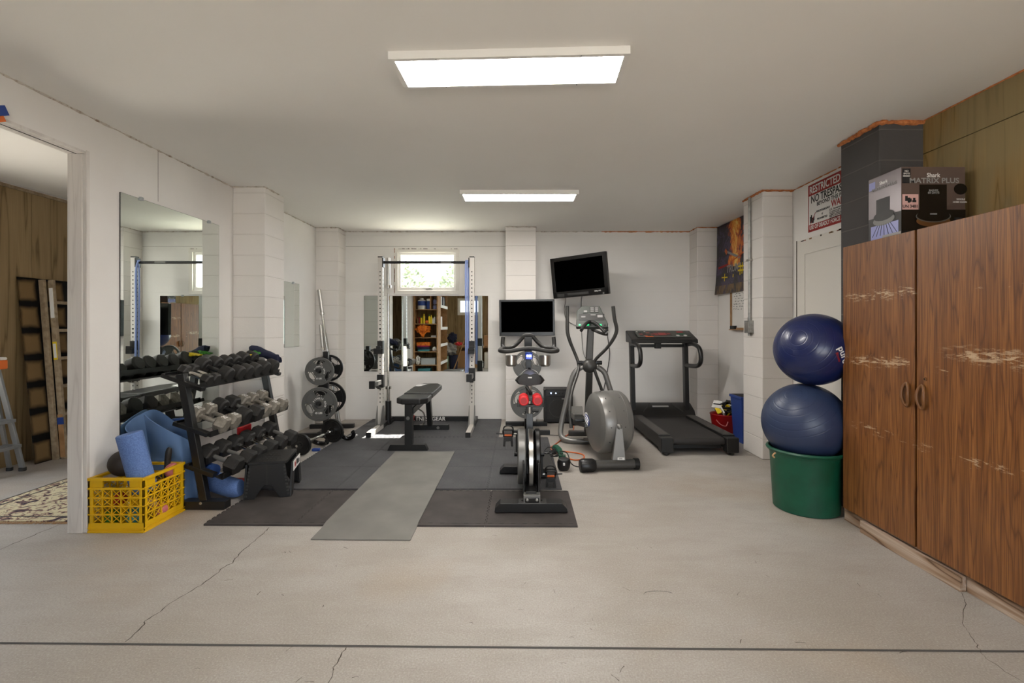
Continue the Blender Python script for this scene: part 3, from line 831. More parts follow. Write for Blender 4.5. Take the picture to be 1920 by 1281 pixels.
def foam_roller(p0, p1, r, m, name, label, cat, hole=0):
    b = MB(); M = axis_matrix(p0, V(p1)-V(p0)); h = (V(p1)-V(p0)).length
    b.lathe([(hole, 0), (r-.006, 0), (r, .006), (r, h-.006), (r-.006, h), (hole, h)]+([(hole, 0)] if hole else []), m, M, 40); return single(name, b, label, cat, p0)
foam_roller((-2.492, 3.135, .235), (-2.572, 3.105, .625), .073, 'blue_foam', 'foam_roller', 'short light blue foam roller standing slanted in the yellow crate', 'foam roller')
b = MB(); b.sphere((-2.69, 3.205, .40), .088, 'brown_rubber', 40, (1, 1, 1)); single('medicine_ball', b, 'dark brown medicine ball in the yellow crate, against the wall', 'ball', (-2.69, 3.205, .31))
b = MB(); b.tube([(-2.475, 3.31, .12), (-2.49, 3.33, .3), (-2.478, 3.33, .44), (-2.47, 3.335, .47)], [.016, .018, .02, .012], 'black_rubber', n=14, res=4); single('massage_stick', b, 'black stick handle standing out of the yellow crate', 'stick', (-2.475, 3.31, .12))
b = MB(); b.sphere((-2.462, 3.34, .31), .052, 'pink', 24, (.8, 1, 1)); single('exercise_ball', b, 'dull pink ball at the crate corner nearest the rack', 'ball', (-2.462, 3.34, .26))
random.seed(12)
for k, (x, y, z, r, m, c) in enumerate([(-2.68, 3.10, .075, .05, 'green', 'green'), (-2.52, 3.10, .09, .06, 'teal', 'teal'), (-2.62, 3.09, .20, .042, 'red_plastic', 'red'), (-2.46, 3.22, .08, .05, 'pink', 'pink'), (-2.46, 3.13, .16, .045, 'light_wood', 'tan')]):
    b = MB(); b.sphere((x, y, z), r, m, 20); single('massage_ball', b, f'{c} ball seen through the lattice of the yellow crate', 'ball', (x, y, z-r), group='balls in the crate')
# ---- loosely curled blue mat leaning over the back of the crate
b = MB()
PL = [(-2.69, 3.375, .70), (-2.61, 3.335, .665), (-2.53, 3.36, .60), (-2.465, 3.45, .52), (-2.455, 3.56, .45), (-2.53, 3.66, .47), (-2.65, 3.66, .57), (-2.745, 3.56, .70), (-2.765, 3.42, .685), (-2.765, 3.315, .64), (-2.735, 3.275, .605), (-2.69, 3.29, .575)]
def along(u):
    n_ = len(PL)-1; f = u*n_; k = min(int(f), n_-1); t_ = f-k
    p0, p1, p2, p3 = (V(PL[max(0, min(n_, q))]) for q in (k-1, k, k+1, k+2))
    return .5*((2*p1)+(p2-p0)*t_+(2*p0-5*p1+4*p2-p3)*t_*t_+(3*p1-p0-3*p2+p3)*t_**3)
def curl(u, v):
    p = along(u); yb = max(p.y, 3.435+.01*math.sin(9*u)); z = .02+(p.z-.02)*v
    q = max(0, (z-.37)/max(.02, p.z-.37)); q = min(1, q)**.8
    return (p.x+(.02*(1-v)), yb+(p.y-yb)*q, z)
b.grid(curl, 66, 26, 'mat_blue', .006); single('exercise_mat', b, 'light blue exercise mat loosely curled between the yellow crate and the rack', 'mat', (-2.6, 3.5, 0.02))
foam_roller((-2.69, 3.72, .24), (-2.70, 3.75, .60), .055, 'navy_foam', 'foam_roller', 'dark blue foam roller leaning behind the rack near the mirror', 'foam roller')
b = MB(); b.tube([(-2.52, 3.74, .13), (-2.36, 3.69, .105), (-2.22, 3.66, .075), (-2.16, 3.66, .078)], [.075, .075, .073, .06], 'blue_foam', n=26, res=5); single('foam_roller', b, 'blue foam roll lying on the floor under the bottom rack tier', 'foam roller', (-2.4, 3.7, .0))
b = MB(); b.tube([(-2.5, 3.62, .26), (-2.30, 3.56, .235)], .05, 'navy_foam', n=24); single('foam_roller', b, 'navy foam roll stuck behind the near upright of the rack', 'foam roller', (-2.4, 3.6, .21))
b = MB(); b.box(-2.46, -2.43, 4.10, 4.29, .30, .45, 'red_rubber'); single('stretch_band', b, 'red exercise band folded on the back of the bottom dumbbell tier', 'band', (-2.445, 4.18, .30), .012)
b = MB(); b.box(-2.42, -2.30, 3.9, 4.02, .0, .04, 'red_plastic'); single('hand_grip', b, 'red grip on the floor under the rack', 'grip', (-2.36, 3.96, 0), .012)
b = MB()
b.tube([(-2.50, 3.50, .13), (-2.46, 3.47, .03), (-2.35, 3.50, .02), (-2.40, 3.56, .05)], .016, 'black_rubber', n=10, res=6); b.tube([(-2.55, 3.52, .05), (-2.44, 3.52, .018), (-2.36, 3.53, .02)], .012, 'grey_metal', n=8, res=5)
single('cable_attachment', b, 'black rope handle lying behind the near rack foot', 'handle', (-2.46, 3.5, 0.005))

# ---- step stool
ang = .25
t = thing('step_stool', 'black folding plastic step stool on the front foam tiles', 'step stool', (-1.975, 3.80, .012), (0, 0, ang))
b = MB(); hx, hy, hz = .135, .19, .277
b.boxm(Matrix.Translation((0, 0, hz-.01)), 2*hx, 2*hy, .02, 'black_plastic')
for k in range(9):
    for j in range(6): b.cyl((-.105+.0262*k, -.15+.06*j, hz), (-.105+.0262*k, -.15+.06*j, hz+.0012), .006, 'dark_grey', n=8)
for sx_ in (-.03, .03): b.box(sx_-.022, sx_+.022, -.022, -.008, hz-.001, hz+.0016, 'hole_dark')
part('tread', b, t, .006, local=True)
for s in (-1, 1):       # the long folding sides, arch cut between two legs
    o_ = [(-.185, 0), (-.115, 0), (-.062, .175), (.062, .175), (.115, 0), (.185, 0), (.128, .25), (-.128, .25)]
    for fold in (1,):
        b = MB(); lean = .07
        M = Matrix(((0, 0, s, s*(hx+.02)), (1, 0, 0, 0), (0, 1, 0, 0), (0, 0, 0, 1)))
        pts = [(y*1.08, z) for y, z in o_]
        b.prism(pts, .014, 'black_plastic', Matrix.Translation((-s*.0, 0, 0)) @ M @ Matrix.Rotation(-.0, 4, 'X'))
        part('side_panel', b, t, .002, local=True)
for s in (-1, 1):       # end panels: near and far, each with two legs
    b = MB(); o_ = [(-.160, 0), (-.09, 0), (-.028, .10), (.028, .10), (.09, 0), (.160, 0), (.125, .262), (-.125, .262)]
    M = Matrix(((1, 0, 0, 0), (0, 0, s, s*(hy-.0)), (0, 1, 0, 0), (0, 0, 0, 1)))
    b.prism(o_, .014, 'black_plastic', M); b.box(-.002, .002, s*(hy+.013), s*(hy+.0165), .10, .26, 'dark_grey')
    for x in (-1, 1):
        for k in range(9): b.box(x*(.148-.0032*k)-.008, x*(.148-.0032*k)+.008, s*(hy+.012), s*(hy+.017), .02+.026*k, .034+.026*k, 'dark_grey')
    part('end_panel', b, t, .002, local=True)
b = MB(); X = hx+.0355
b.boxm(Matrix.Translation((X, 0, .215)), .003, .25, .075, 'white_print')
for q in ((-.10, -.03, .19, .24, 'label_pink'), (-.02, .0, .2, .245, 'dark_grey'), (.01, .06, .195, .235, 'black_print'), (.07, .11, .19, .22, 'grey_print'), (-.09, -.05, .2, .23, 'red_print')): b.box(X+.001, X+.0025, q[0], q[1], q[2], q[3], q[4])
part('sticker', b, t, local=True, label='printed white sticker')

# ---- loaded short bar and odds and ends past the rack
def plate_tri(R, th, m, holes=True, n=96, hub=.055):
    """olympic plate facing -Y at origin (axis Y): rim, hub, three hand slots"""
    b = MB(); M = axis_matrix((0, th/2, 0), (0, -1, 0), (0, 0, 1)); ri = R*.84; rh = R*.44
    b.lathe([(ri, 0), (R-.004, 0), (R, .004), (R, th-.004), (R-.004, th), (ri, th), (ri-.003, th*.8), (ri-.003, th*.2), (ri, 0)], m, M, n)
    b.lathe([(.0255, 0), (rh, th*.15), (rh+.002, th*.5), (rh, th*.85), (hub, th*.85), (hub-.005, th), (.0255, th), (.0255, 0)], m, M, n)
    for k in range(3):
        a0 = PI/2+2*PI/3*k+math.radians(31 if holes else 0); a1 = a0+math.radians(58 if holes else 120); ns = 14
        o_ = [(ri*math.cos(a0+(a1-a0)*j/ns), ri*math.sin(a0+(a1-a0)*j/ns)) for j in range(ns+1)]
        bulge = [(rh*.98*math.cos(a1+.12-(a1-a0+.24)*j/ns), rh*.98*math.sin(a1+.12-(a1-a0+.24)*j/ns)) for j in range(ns+1)]
        b.prism(o_+bulge, th*.7, m, M @ Matrix.Translation((0, 0, th*.15)))
        if holes:
            ac = a0-math.radians(31); hw = math.radians(29); rm = (ri+rh)/2*1.0
            pts = []
            for j in range(20):
                q = 2*PI*j/20; pts.append(M @ V(((rm+(ri-rh)*.40*math.sin(q))*math.cos(ac+hw*math.cos(q)), (rm+(ri-rh)*.40*math.sin(q))*math.sin(ac+hw*math.cos(q)), th*.9)))
            b.tube(pts, R*.026, m, n=6, closed=True)
    return b
def plate_solid(R, th, m):
    b = MB(); M = axis_matrix((0, th/2, 0), (0, -1, 0), (0, 0, 1))
    b.lathe([(.016, 0), (R*.3, 0), (R*.33, th*.2), (R*.8, th*.2), (R*.84, 0), (R-.003, 0), (R, .004), (R, th-.004), (R-.003, th), (R*.84, th), (R*.8, th*.8), (R*.33, th*.8), (R*.3, th), (.016, th), (.016, 0)], m, M, 56); return b
p0 = V((-2.235, 4.84, .118)); p1 = V((-2.12, 5.37, .142)); d_ = (p1-p0).normalized()
t = thing('barbell', 'short chrome bar with small black plates, lying past the end of the rack', 'barbell', p0)
b = MB(); b.cyl(p0-d_*.07, p1+d_*.07, .0135, 'chrome', n=16); b.cyl(p0+d_*.03, p0+d_*.06, .024, 'chrome', n=16); b.cyl(p1-d_*.07, p1-d_*.04, .024, 'chrome', n=16); part('bar', b, t)
for p, R, th in ((p0, .112, .03), (p0+d_*.025, .09, .02), (p1, .135, .032), (p1+d_*.034, .11, .026)):
    b = plate_solid(R, th, 'plate_black'); b.bm.transform(axis_matrix(p, V((0, 0, 0))-d_, (0, 0, 1)) @ Matrix.Rotation(PI/2, 4, 'X')); part('plate', b, t)
def hook(c, R, a0, a1, label, yaw, tiltx=.5):
    b = MB(); M = Matrix.Translation(c) @ Euler((tiltx, 0, yaw)).to_matrix().to_4x4()
    b.tube([M @ V((R*math.cos(a0+(a1-a0)*k/18), 0, R*math.sin(a0+(a1-a0)*k/18))) for k in range(19)], .024, 'black_gloss', n=14)
    single('foam_hook', b, label, 'hook', (c[0], c[1], c[2]-R))
hook((-1.965, 5.42, .093), .066, math.radians(150), math.radians(390), 'thick black curved hook lying on the floor left of the power rack foot', .15)
hook((-2.18, 5.15, .085), .085, math.radians(185), math.radians(355), 'thick black curved hook lying in front of the loaded short bar', -.1, .9)
foam_roller((-2.40, 4.93, .075), (-2.27, 5.10, .075), .06, 'plate_grey', 'weight_bag', 'grey rolled bag on the floor beside the short bar', 'bag')
b = MB(); b.sphere((-2.43, 4.98, .16), .036, 'yellow', 16, (.8, .8, 1.2)); single('tape_roll', b, 'small yellow pouch on the grey rolled bag', 'pouch', (-2.43, 4.98, .11))
b = MB(); b.box(-2.20, -2.12, 5.0, 5.05, 0, .03, 'blue_plastic'); single('hand_grip', b, 'small blue grip on the floor near the short bar', 'grip', (-2.16, 5.02, 0), .01)

# ---- plate trees
def plate(R, th, m, loc, label, rz=0, text=None, roll=0, group='weight plates', inch=True):
    t = thing('weight_plate', label, 'weight plate', loc, (0, 0, rz), group)
    b = plate_tri(R, th, m); b.bm.transform(Matrix.Rotation(roll, 4, 'Y')); part('plate_body', b, t, local=True)
    if text:
        k = MB(); y = -th/2-.0005+th*.15
        k.arc_text('FITNESS GEAR', R*.135, (0, y, 0), R*.345, (1, 0, 0), (0, 0, 1), 'white_print', mid=PI*.36)
        k.text(text, R*.15, (-R*.04, y, -R*.52), (1, 0, 0), (0, 0, 1), 'white_print', depth=.0015); part('lettering', k, t, local=True)
    return t
def plate_tree(x, y, label, zs, yaw=0.0):
    t = thing('plate_tree', label, 'plate rack', (x, y, 0), (0, 0, yaw))
    b = MB(); b.box(-.03, .03, -.03, .03, .05, 1.02, 'black_metal'); part('post', b, t, .004, local=True)
    for yy in (-.26, .26):
        b = MB(); b.box(-.28, .28, yy-.03, yy+.03, .0, .055, 'black_metal'); part('foot', b, t, .005, local=True)
    b = MB(); b.box(-.03, .03, -.26, .26, .01, .06, 'black_metal'); part('base_beam', b, t, .004, local=True)
    for z in zs:
        for s in (-1, 1):
            b = MB(); b.cyl((0, s*.02, z), (0, s*.335, z+.012), .0235, 'black_metal', n=18); b.cyl((0, s*.335, z+.012), (0, s*.342, z+.012), .019, 'black_plastic', n=18); part('peg', b, t, local=True)
    return t
px, py, yw = -2.41, 5.90, .10
plate_tree(px, py, 'black weight plate tree by the left wall corner, holding grey plates', (.80, .405), yw)
def onpeg(s, z, off): return (px+math.sin(yw)*(-s*off)*1.0, py+s*off*math.cos(yw), z)
plate(.205, .032, 'plate_grey', onpeg(-1, .4, .255), 'big grey grip plate on the lower front peg of the left plate tree', yw, '45 LBS', .05)
plate(.168, .030, 'plate_grey', onpeg(-1, .795, .255), 'smaller grey grip plate on the upper front peg of the left plate tree', yw, '25 LBS', -.05)
plate(.205, .032, 'plate_black', onpeg(1, .42, .14), 'dark plate on the lower back peg of the left plate tree', yw, None, .4)
plate(.17, .030, 'plate_black', onpeg(1, .80, .14), 'dark plate on the upper back peg of the left plate tree', yw, None, .7)
px, py, yw = .115, 6.05, 0.0
plate_tree(px, py, 'black weight plate tree against the middle pillar, behind the exercise bike', (.86, .40), yw)
plate(.205, .032, 'plate_grey', onpeg(-1, .40, .235), 'big grey grip plate on the lower peg behind the exercise bike', yw, None, .9)
plate(.178, .032, 'plate_grey', onpeg(-1, .855, .235), 'smaller grey grip plate on the upper peg behind the bike saddle', yw, None, 1.1)

# ---- bars leaning in the corner
for k, (pa, pb, r, lab) in enumerate([((-2.44, 6.36, 0), (-2.72, 6.415, 1.84), .0135, 'tallest chrome barbell leaning in the left back corner'), ((-2.52, 6.30, 0), (-2.70, 6.42, 1.36), .0125, 'shorter steel bar leaning in the left back corner'), ((-2.40, 6.33, 0), (-2.64, 6.42, 1.25), .012, 'steel curl bar leaning rightmost of the bars in the left back corner')]):
    pa = V(pa); pb = V(pb); d_ = (pb-pa).normalized(); L_ = (pb-pa).length
    t = thing('barbell', lab, 'barbell', pa); b = MB(); b.cyl(pa+d_*.02, pb, r, 'chrome' if k == 0 else 'steel', n=14); part('bar', b, t)
    b = MB(); b.cyl(pb-d_*.33, pb-d_*.005, r*1.75, 'steel', n=16); b.cyl(pb-d_*.35, pb-d_*.32, r*2.3, 'chrome', n=16); part('sleeve', b, t)
    b = MB(); b.cyl(pa+d_*.0, pa+d_*.3, r*1.6, 'steel', n=16); part('sleeve', b, t)
# ================================================================= floor tiles
def tile_outline(w, d, teeth=12, dep=.010, sides='ntnt'):
    """corner-origin outline with interlocking teeth; sides: south, east, north, west; n = notch, t = tab, f = flat"""
    pts = []
    cs = [V((0, 0)), V((w, 0)), V((w, d)), V((0, d))]; outs = [V((0, -1)), V((1, 0)), V((0, 1)), V((-1, 0))]
    for k in range(4):
        a, b_ = cs[k], cs[(k+1) % 4]; n = outs[k]; s = sides[k]; pts.append(a.copy())
        if s == 'f': continue
        off = n*(dep if s == 't' else -dep)
        for j in range(teeth):
            for tt, o in ((.28, 0), (.22, 1), (.78, 1), (.72, 0)):
                p = a+(b_-a)*((j+tt)/teeth); pts.append(p+off*o)
    return [(p.x, p.y) for p in pts]
TILES = {}
def tile(x, y, w, d, m, label, sides, rz=0):
    key = (round(w, 3), round(d, 3), m, sides)
    if key not in TILES:
        b = MB(); b.prism([(p[0]*.9965+w*.00175, p[1]*.9965+d*.00175) for p in tile_outline(w, d, sides=sides)], .012, m)
        b.box(.004, w-.004, d-.03, d+.034 if sides[2] == 'n' else d-.004, .0004, .002, 'hole_dark'); b.box(w-.03, w-.002, .004, d-.03, .0004, .002, 'hole_dark')  # dark strips under the seams stand in for shade in the gaps
        TILES[key] = b.mesh('floor_tile')
    single('floor_tile', TILES[key], label, 'floor mat', (x, y, 0), 0, 'interlocking foam floor tiles', (0, 0, rz), True)
fr = .006
x = -2.10
for k, w_ in enumerate((.597, .640, .642, .62)):
    wh = ['leftmost, under the step stool', 'second from the left, under the grey exercise mat', 'third from the left, right of the grey exercise mat', 'rightmost, under the exercise bike foot'][k]
    sd = ['f', 't' if k < 3 else 'f', 'f', 't' if k == 0 else 'n']
    tile(x, 3.168-.011*(x+2.1), w_-.001, .628, 'tile_smooth', f'smooth dark foam floor tile of the front row, {wh}', 'f'+sd[1]+'n'+sd[3], -.011)
    b = MB(); b.box(0, w_-.002, -.032, -.001, 0, .012, 'tile_smooth')
    for j in range(8): b.box(w_*j/8+.02, w_*j/8+.05, -.0015, .003, .0119, .0126, 'hole_dark')
    wh2 = ['leftmost', 'second from the left', 'third from the left', 'rightmost, before the exercise bike'][k]
    single('edging_strip', b, f'dark foam edging strip before the front floor tiles, {wh2}', 'floor mat', (x, 3.168-.011*(x+2.1), 0), 0, None, (0, 0, -.011), True)
    x += w_
ys = [3.822, 4.427, 5.022]; hs = [.604, .594, .585]
cn = ['leftmost', 'second from the left', 'third from the left', 'rightmost']
rn = ['just behind the smooth front row', 'level with the near bench foot', 'under the front of the power rack']
for r in range(3):
    for c in range(4):
        tile(-2.10+.615*c, ys[r], .6145, hs[r], 'tile_ribbed', f'{cn[c]} ribbed grey foam tile in the row {rn[r]}', ('f' if r == 0 else 'n')+('t' if c < 3 else 'f')+'t'+('n' if c else 't'))
rn = ['between the power rack uprights', 'against the back wall behind the power rack']
for r in range(2):
    for c in range(3):
        tile(-2.075+.615*c, 5.608+.6*r, .6145, (.599, .51)[r], 'tile_ribbed', f'{["left", "middle", "right"][c]} ribbed grey foam tile {rn[r]}', 'n'+('t' if c < 2 else 'f')+('t' if r == 0 else 'f')+('n' if c else 'f'))
Z0 = .0125
b = MB()
def zmat(y): 
    t_ = max(0, min(1, (y-3.06)/.10)); return .0018+(.0125)*t_*t_*(3-2*t_)
b.grid(lambda u, v: (-1.292+.624*u+.004*v, 2.915+2.02*v+.012*(1-v)*(1-u), zmat(2.915+2.02*v)+.005), 12, 60, 'exercise_mat', .005)
single('exercise_mat', b, 'long plain grey exercise mat rolled out over the dark floor tiles', 'mat', (-.98, 3.9, .002))

# ================================================================= power rack
UY = 6.08
t = thing('power_rack', 'white half rack with black pull-up bar standing on the floor tiles at the back', 'power rack', (-1.185, 6.08, Z0))
for s, x in ((-1, -1.776), (1, -.594)):
    b = MB(); b.box(x-.03, x+.03, UY-.03, UY+.03, .07, 2.235, 'white_metal'); b.box(x-.031, x+.031, UY-.031, UY+.031, 2.225, 2.24, 'black_plastic')
    for k in range(34):
        z = .36+.0525*k
        if z < 2.06: b.cyl((x, UY-.0305, z), (x, UY-.029, z), .0085 if k not in (17, 18) else .0125, 'hole_dark', n=12)
        if z < 2.06: b.cyl((x-s*.0305, UY, z), (x-s*.029, UY, z), .0085, 'hole_dark', n=12)
    part('upright', b, t, .003)
    b = MB(); b.box(x-.03, x+.03, 5.585, 6.62, Z0, .072, 'white_metal'); b.box(x-.031, x+.031, 5.572, 5.587, Z0, .073, 'black_plastic'); b.box(x-.031, x+.031, 6.10, 6.62, Z0-.0, .0725, 'black_metal')
    part('base_foot', b, t, .004)
    b = MB()
    for xx in (-.034, .034):
        M = Matrix(((0, 0, 1, x+xx-.0025), (1, 0, 0, UY), (0, 1, 0, .07), (0, 0, 0, 1)))
        b.prism([(-.14, 0), (.10, 0), (.035, .24), (-.035, .24)], .005, 'grey_metal', M)
    b.cyl((x-.04, UY, .13), (x+.04, UY, .13), .012, 'grey_metal', n=8)
    part('gusset', b, t)
    # j-hook
    b = MB(); b.box(x-.036, x+.036, UY-.038, UY+.036, 1.03, 1.15, 'black_plastic'); b.box(x-.066 if s < 0 else x-.04, x+.04 if s > 0 else x+.055, UY-.10, UY-.036, .985, 1.055, 'black_plastic'); b.box(x-.03, x+.03, UY-.11, UY-.09, 1.03, 1.085, 'black_plastic')
    part('bar_hook', b, t, .004)
    za = .62 if s < 0 else .705
    b = MB(); b.box(x-.04, x+.04, UY-.036, UY+.036, za-.075, za+.095, 'black_plastic'); b.box(x-.026, x+.026, 5.73, UY-.03, za-.028, za+.028, 'grey_metal'); b.box(x-.034, x+.034, 5.70, 5.735, za-.047, za+.047, 'black_plastic')
    b.bar((x, UY-.05, za-.09), (x, UY-.20, za-.03), .05, .006, 'black_plastic')
    part('spotter_arm', b, t, .003)
b = MB(); b.cyl((-1.746, UY, 2.165), (-.624, UY, 2.165), .017, 'black_metal', n=20); b.cyl((-1.0, UY, 2.165), (-.86, UY, 2.165), .0178, 'grey_metal', n=20)
for x in (-1.740, -.630): b.box(x-.007, x+.007, UY-.04, UY+.04, 2.10, 2.22, 'black_metal')
part('pull_up_bar', b, t)
b = MB(); b.box(-1.74, -.62, 6.56, 6.62, Z0, .072, 'black_metal'); b.text('FITNESS GEAR', .075, (-1.25, 6.559, .042), (1, 0, 0), (0, 0, 1), 'white_print'); part('rear_beam', b, t, .003)
# band looped over the bar
b = MB()
for dx, y in ((-.016, 6.0), (.0, 6.03), (.014, 6.09)):
    b.tube([(-.655+dx, UY-.02, 2.19), (-.655+dx, y, 2.05), (-.652+dx, y+.005, 1.5), (-.65+dx, y, .9), (-.652+dx, y+.01, .74)], .0085, 'blue_band', n=8, res=6)
single('stretch_band', b, 'long blue stretch band hanging from the pull-up bar beside the right upright', 'band', (-.65, 6.05, .72))
# upright bar in its holder
t = thing('barbell', 'chrome barbell standing upright in a black holder behind the left rack upright', 'barbell', (-1.75, 6.34, .05))
b = MB(); b.cyl((-1.75, 6.34, .5), (-1.75, 6.34, 1.88), .0145, 'chrome', n=16); part('bar', b, t)
b = MB(); b.cyl((-1.75, 6.34, .06), (-1.75, 6.34, .5), .025, 'chrome', n=18); b.cyl((-1.75, 6.34, .49), (-1.75, 6.34, .53), .042, 'chrome', n=18); part('sleeve', b, t)
b = MB(); b.cyl((-1.75, 6.34, 1.86), (-1.75, 6.34, 2.26), .0255, 'steel', n=18); b.cyl((-1.75, 6.34, 1.85), (-1.75, 6.34, 1.89), .042, 'chrome', n=18); part('sleeve', b, t)
b = MB(); b.lathe([(.028, .0), (.04, 0), (.04, .31), (.0265, .31), (.0265, .05)], 'black_metal', Matrix.Translation((-1.75, 6.34, .02)), 20); b.box(-1.775, -1.725, 6.30, 6.56, .013, .045, 'black_metal')
single('bar_holder', b, 'black tube holder at the foot of the upright chrome barbell', 'holder', (-1.75, 6.34, .013))
b = MB(); b.sphere((-1.475, 6.46, .075), .058, 'red_plastic', 20, (1.2, .8, .9)); b.cyl((-1.55, 6.46, .075), (-1.40, 6.46, .075), .03, 'black_rubber', n=14); single('hand_weight', b, 'small red and black hand weight at the back of the power rack base', 'weight', (-1.475, 6.46, .02))

# ================================================================= bench
t = thing('weight_bench', 'black padded flat weight bench inside the power rack', 'bench', (-1.14, 5.5, Z0))
b = MB()
M = Matrix.Translation((-1.135, 5.01, 0))
o_ = [(-.155, 0), (.155, 0), (.17, .03), (.17, .30), (-.17, .30), (-.17, .03)]
b.prism([(-.10, -.05), (.10, -.05), (.17, .03), (.165, .30), (-.165, .30), (-.17, .03)], .065, 'saddle', M @ Matrix.Translation((0, 0, .505))); part('seat_pad', b, t, .016)
b = MB(); b.prism([(-.165, .0), (.165, .0), (.165, .66), (.10, .80), (-.10, .80), (-.165, .66)], .065, 'saddle', Matrix.Translation((-1.135, 5.33, .512)) @ Matrix.Rotation(.02, 4, 'X')); part('back_pad', b, t, .016)
b = MB(); b.bar((-1.145, 5.02, .43), (-1.135, 6.08, .47), .06, .07, 'black_metal'); b.bar((-1.145, 5.05, .47), (-1.14, 5.98, .505), .04, .03, 'black_metal'); part('frame_beam', b, t, .003)
b = MB(); b.box(-1.205, -1.125, 4.99, 5.07, .07, .505, 'black_metal'); b.cyl((-1.165, 4.985, .36), (-1.165, 4.97, .36), .02, 'grey_metal', n=12); part('front_leg', b, t, .003)
b = MB(); M = Matrix(((1, 0, 0, -1.175), (0, 0, 1, 4.99), (0, 1, 0, Z0), (0, 0, 0, 1))); b.prism([(-.215, 0), (.215, 0), (.185, .062), (-.185, .062)], .075, 'black_metal', M); part('front_foot', b, t, .003)
b = MB(); b.bar((-1.125, 6.02, .07), (-1.13, 5.9, .49), .06, .08, 'black_metal'); part('rear_leg', b, t, .003)
b = MB(); M = Matrix(((1, 0, 0, -1.14), (0, 0, 1, 6.0), (0, 1, 0, Z0), (0, 0, 0, 1))); b.prism([(-.255, 0), (.255, 0), (.25, .062), (-.25, .062)], .07, 'black_metal', M); b.cyl((-1.02, 5.995, .04), (-1.02, 5.985, .04), .018, 'grey_metal', n=12); part('rear_foot', b, t, .003)
b = MB(); b.tube([(-1.10, 5.2, .42), (-1.05, 5.25, .36), (-1.06, 5.3, .24), (-1.11, 5.32, .22)], .008, 'steel', n=8, res=6); part('pull_pin', b, t)

# ================================================================= exercise bike
CX = .095
t = thing('exercise_bike', 'black indoor cycling bike with a chrome-rimmed flywheel, seen from behind', 'exercise bike', (CX, 3.75, Z0))
def stab(y, x0, x1, h, name):
    b = MB(); M = Matrix(((1, 0, 0, 0), (0, 0, 1, y-.05), (0, 1, 0, Z0+.008), (0, 0, 0, 1)))
    b.prism([(x0, 0), (x1, 0), (x1-.005, .025), (x1-.04, h), (x0+.04, h), (x0+.005, .025)], .10, 'black_paint', M)
    for x in (x0+.03, x1-.03): b.cyl((x, y, Z0), (x, y, Z0+.012), .02, 'black_rubber', n=12)
    b.box(CX-.09, CX+.11, y-.045, y+.045, Z0+h+.006, Z0+h+.011, 'dark_grey')
    for x in (CX-.06, CX+.07): b.cyl((x, y, Z0+h+.009), (x, y, Z0+h+.016), .010, 'hole_dark', n=10)
    part(name, b, t, .006)
stab(3.36, -.165, .352, .062, 'rear_stabilizer'); stab(4.24, -.165, .352, .06, 'front_stabilizer')
b = MB(); b.bar((CX, 3.36, .115), (CX, 4.27, .12), .075, .07, 'black_paint'); b.bar((CX, 4.22, .10), (CX+.0, 4.05, .56), .07, .09, 'black_paint'); b.bar((CX, 3.80, .12), (CX, 3.86, .62), .055, .08, 'black_paint'); b.bar((CX, 3.84, .56), (CX, 4.16, .52), .05, .10, 'black_paint')
b.box(CX-.055, CX+.065, 3.325, 3.40, .072, .135, 'grey_metal'); b.box(CX-.045, CX+.055, 3.318, 3.326, .085, .12, 'black_gloss')
for x in (CX-.028, CX+.04): b.cyl((x, 3.315, .105), (x, 3.322, .105), .010, 'steel', n=12)
for x in (CX-.058, CX+.05): b.box(x, x+.012, 3.40, 3.70, .08, .34, 'black_paint')
part('frame', b, t, .004)
b = MB(); Mx = Matrix(((0, 0, 1, CX+.003), (0, 1, 0, 3.655), (-1, 0, 0, .30), (0, 0, 0, 1)))
b.lathe([(.03, -.025), (.17, -.012), (.205, -.018), (.228, -.018), (.233, -.014), (.233, .014), (.228, .018), (.205, .018), (.17, .012), (.03, .025)], 'steel', Mx, 72); b.cyl((CX-.06, 3.655, .30), (CX+.066, 3.655, .30), .016, 'black_metal', n=14); part('flywheel', b, t)
b = MB(); Mx = Matrix(((0, 0, 1, CX-.062), (0, 1, 0, 3.80), (-1, 0, 0, .325), (0, 0, 0, 1)))
def guard(side, m):
    b = MB(); x0 = CX+(-.098 if side < 0 else .036); Mx = Matrix(((0, 0, 1, x0), (1, 0, 0, 0), (0, 1, 0, 0), (0, 0, 0, 1)))
    o_ = []
    for k in range(16): a = PI/2+PI*k/15; o_.append((3.70+.215*math.cos(a), .315+.215*math.sin(a)))
    for k in range(16): a = -PI/2+PI*k/15; o_.append((4.0+.12*math.cos(a), .30+.12*math.sin(a)))
    b.prism(o_, .066 if side < 0 else .042, m, Mx)
    part('chain_guard', b, t, .012)
guard(-1, 'grey_metal'); guard(1, 'black_paint')
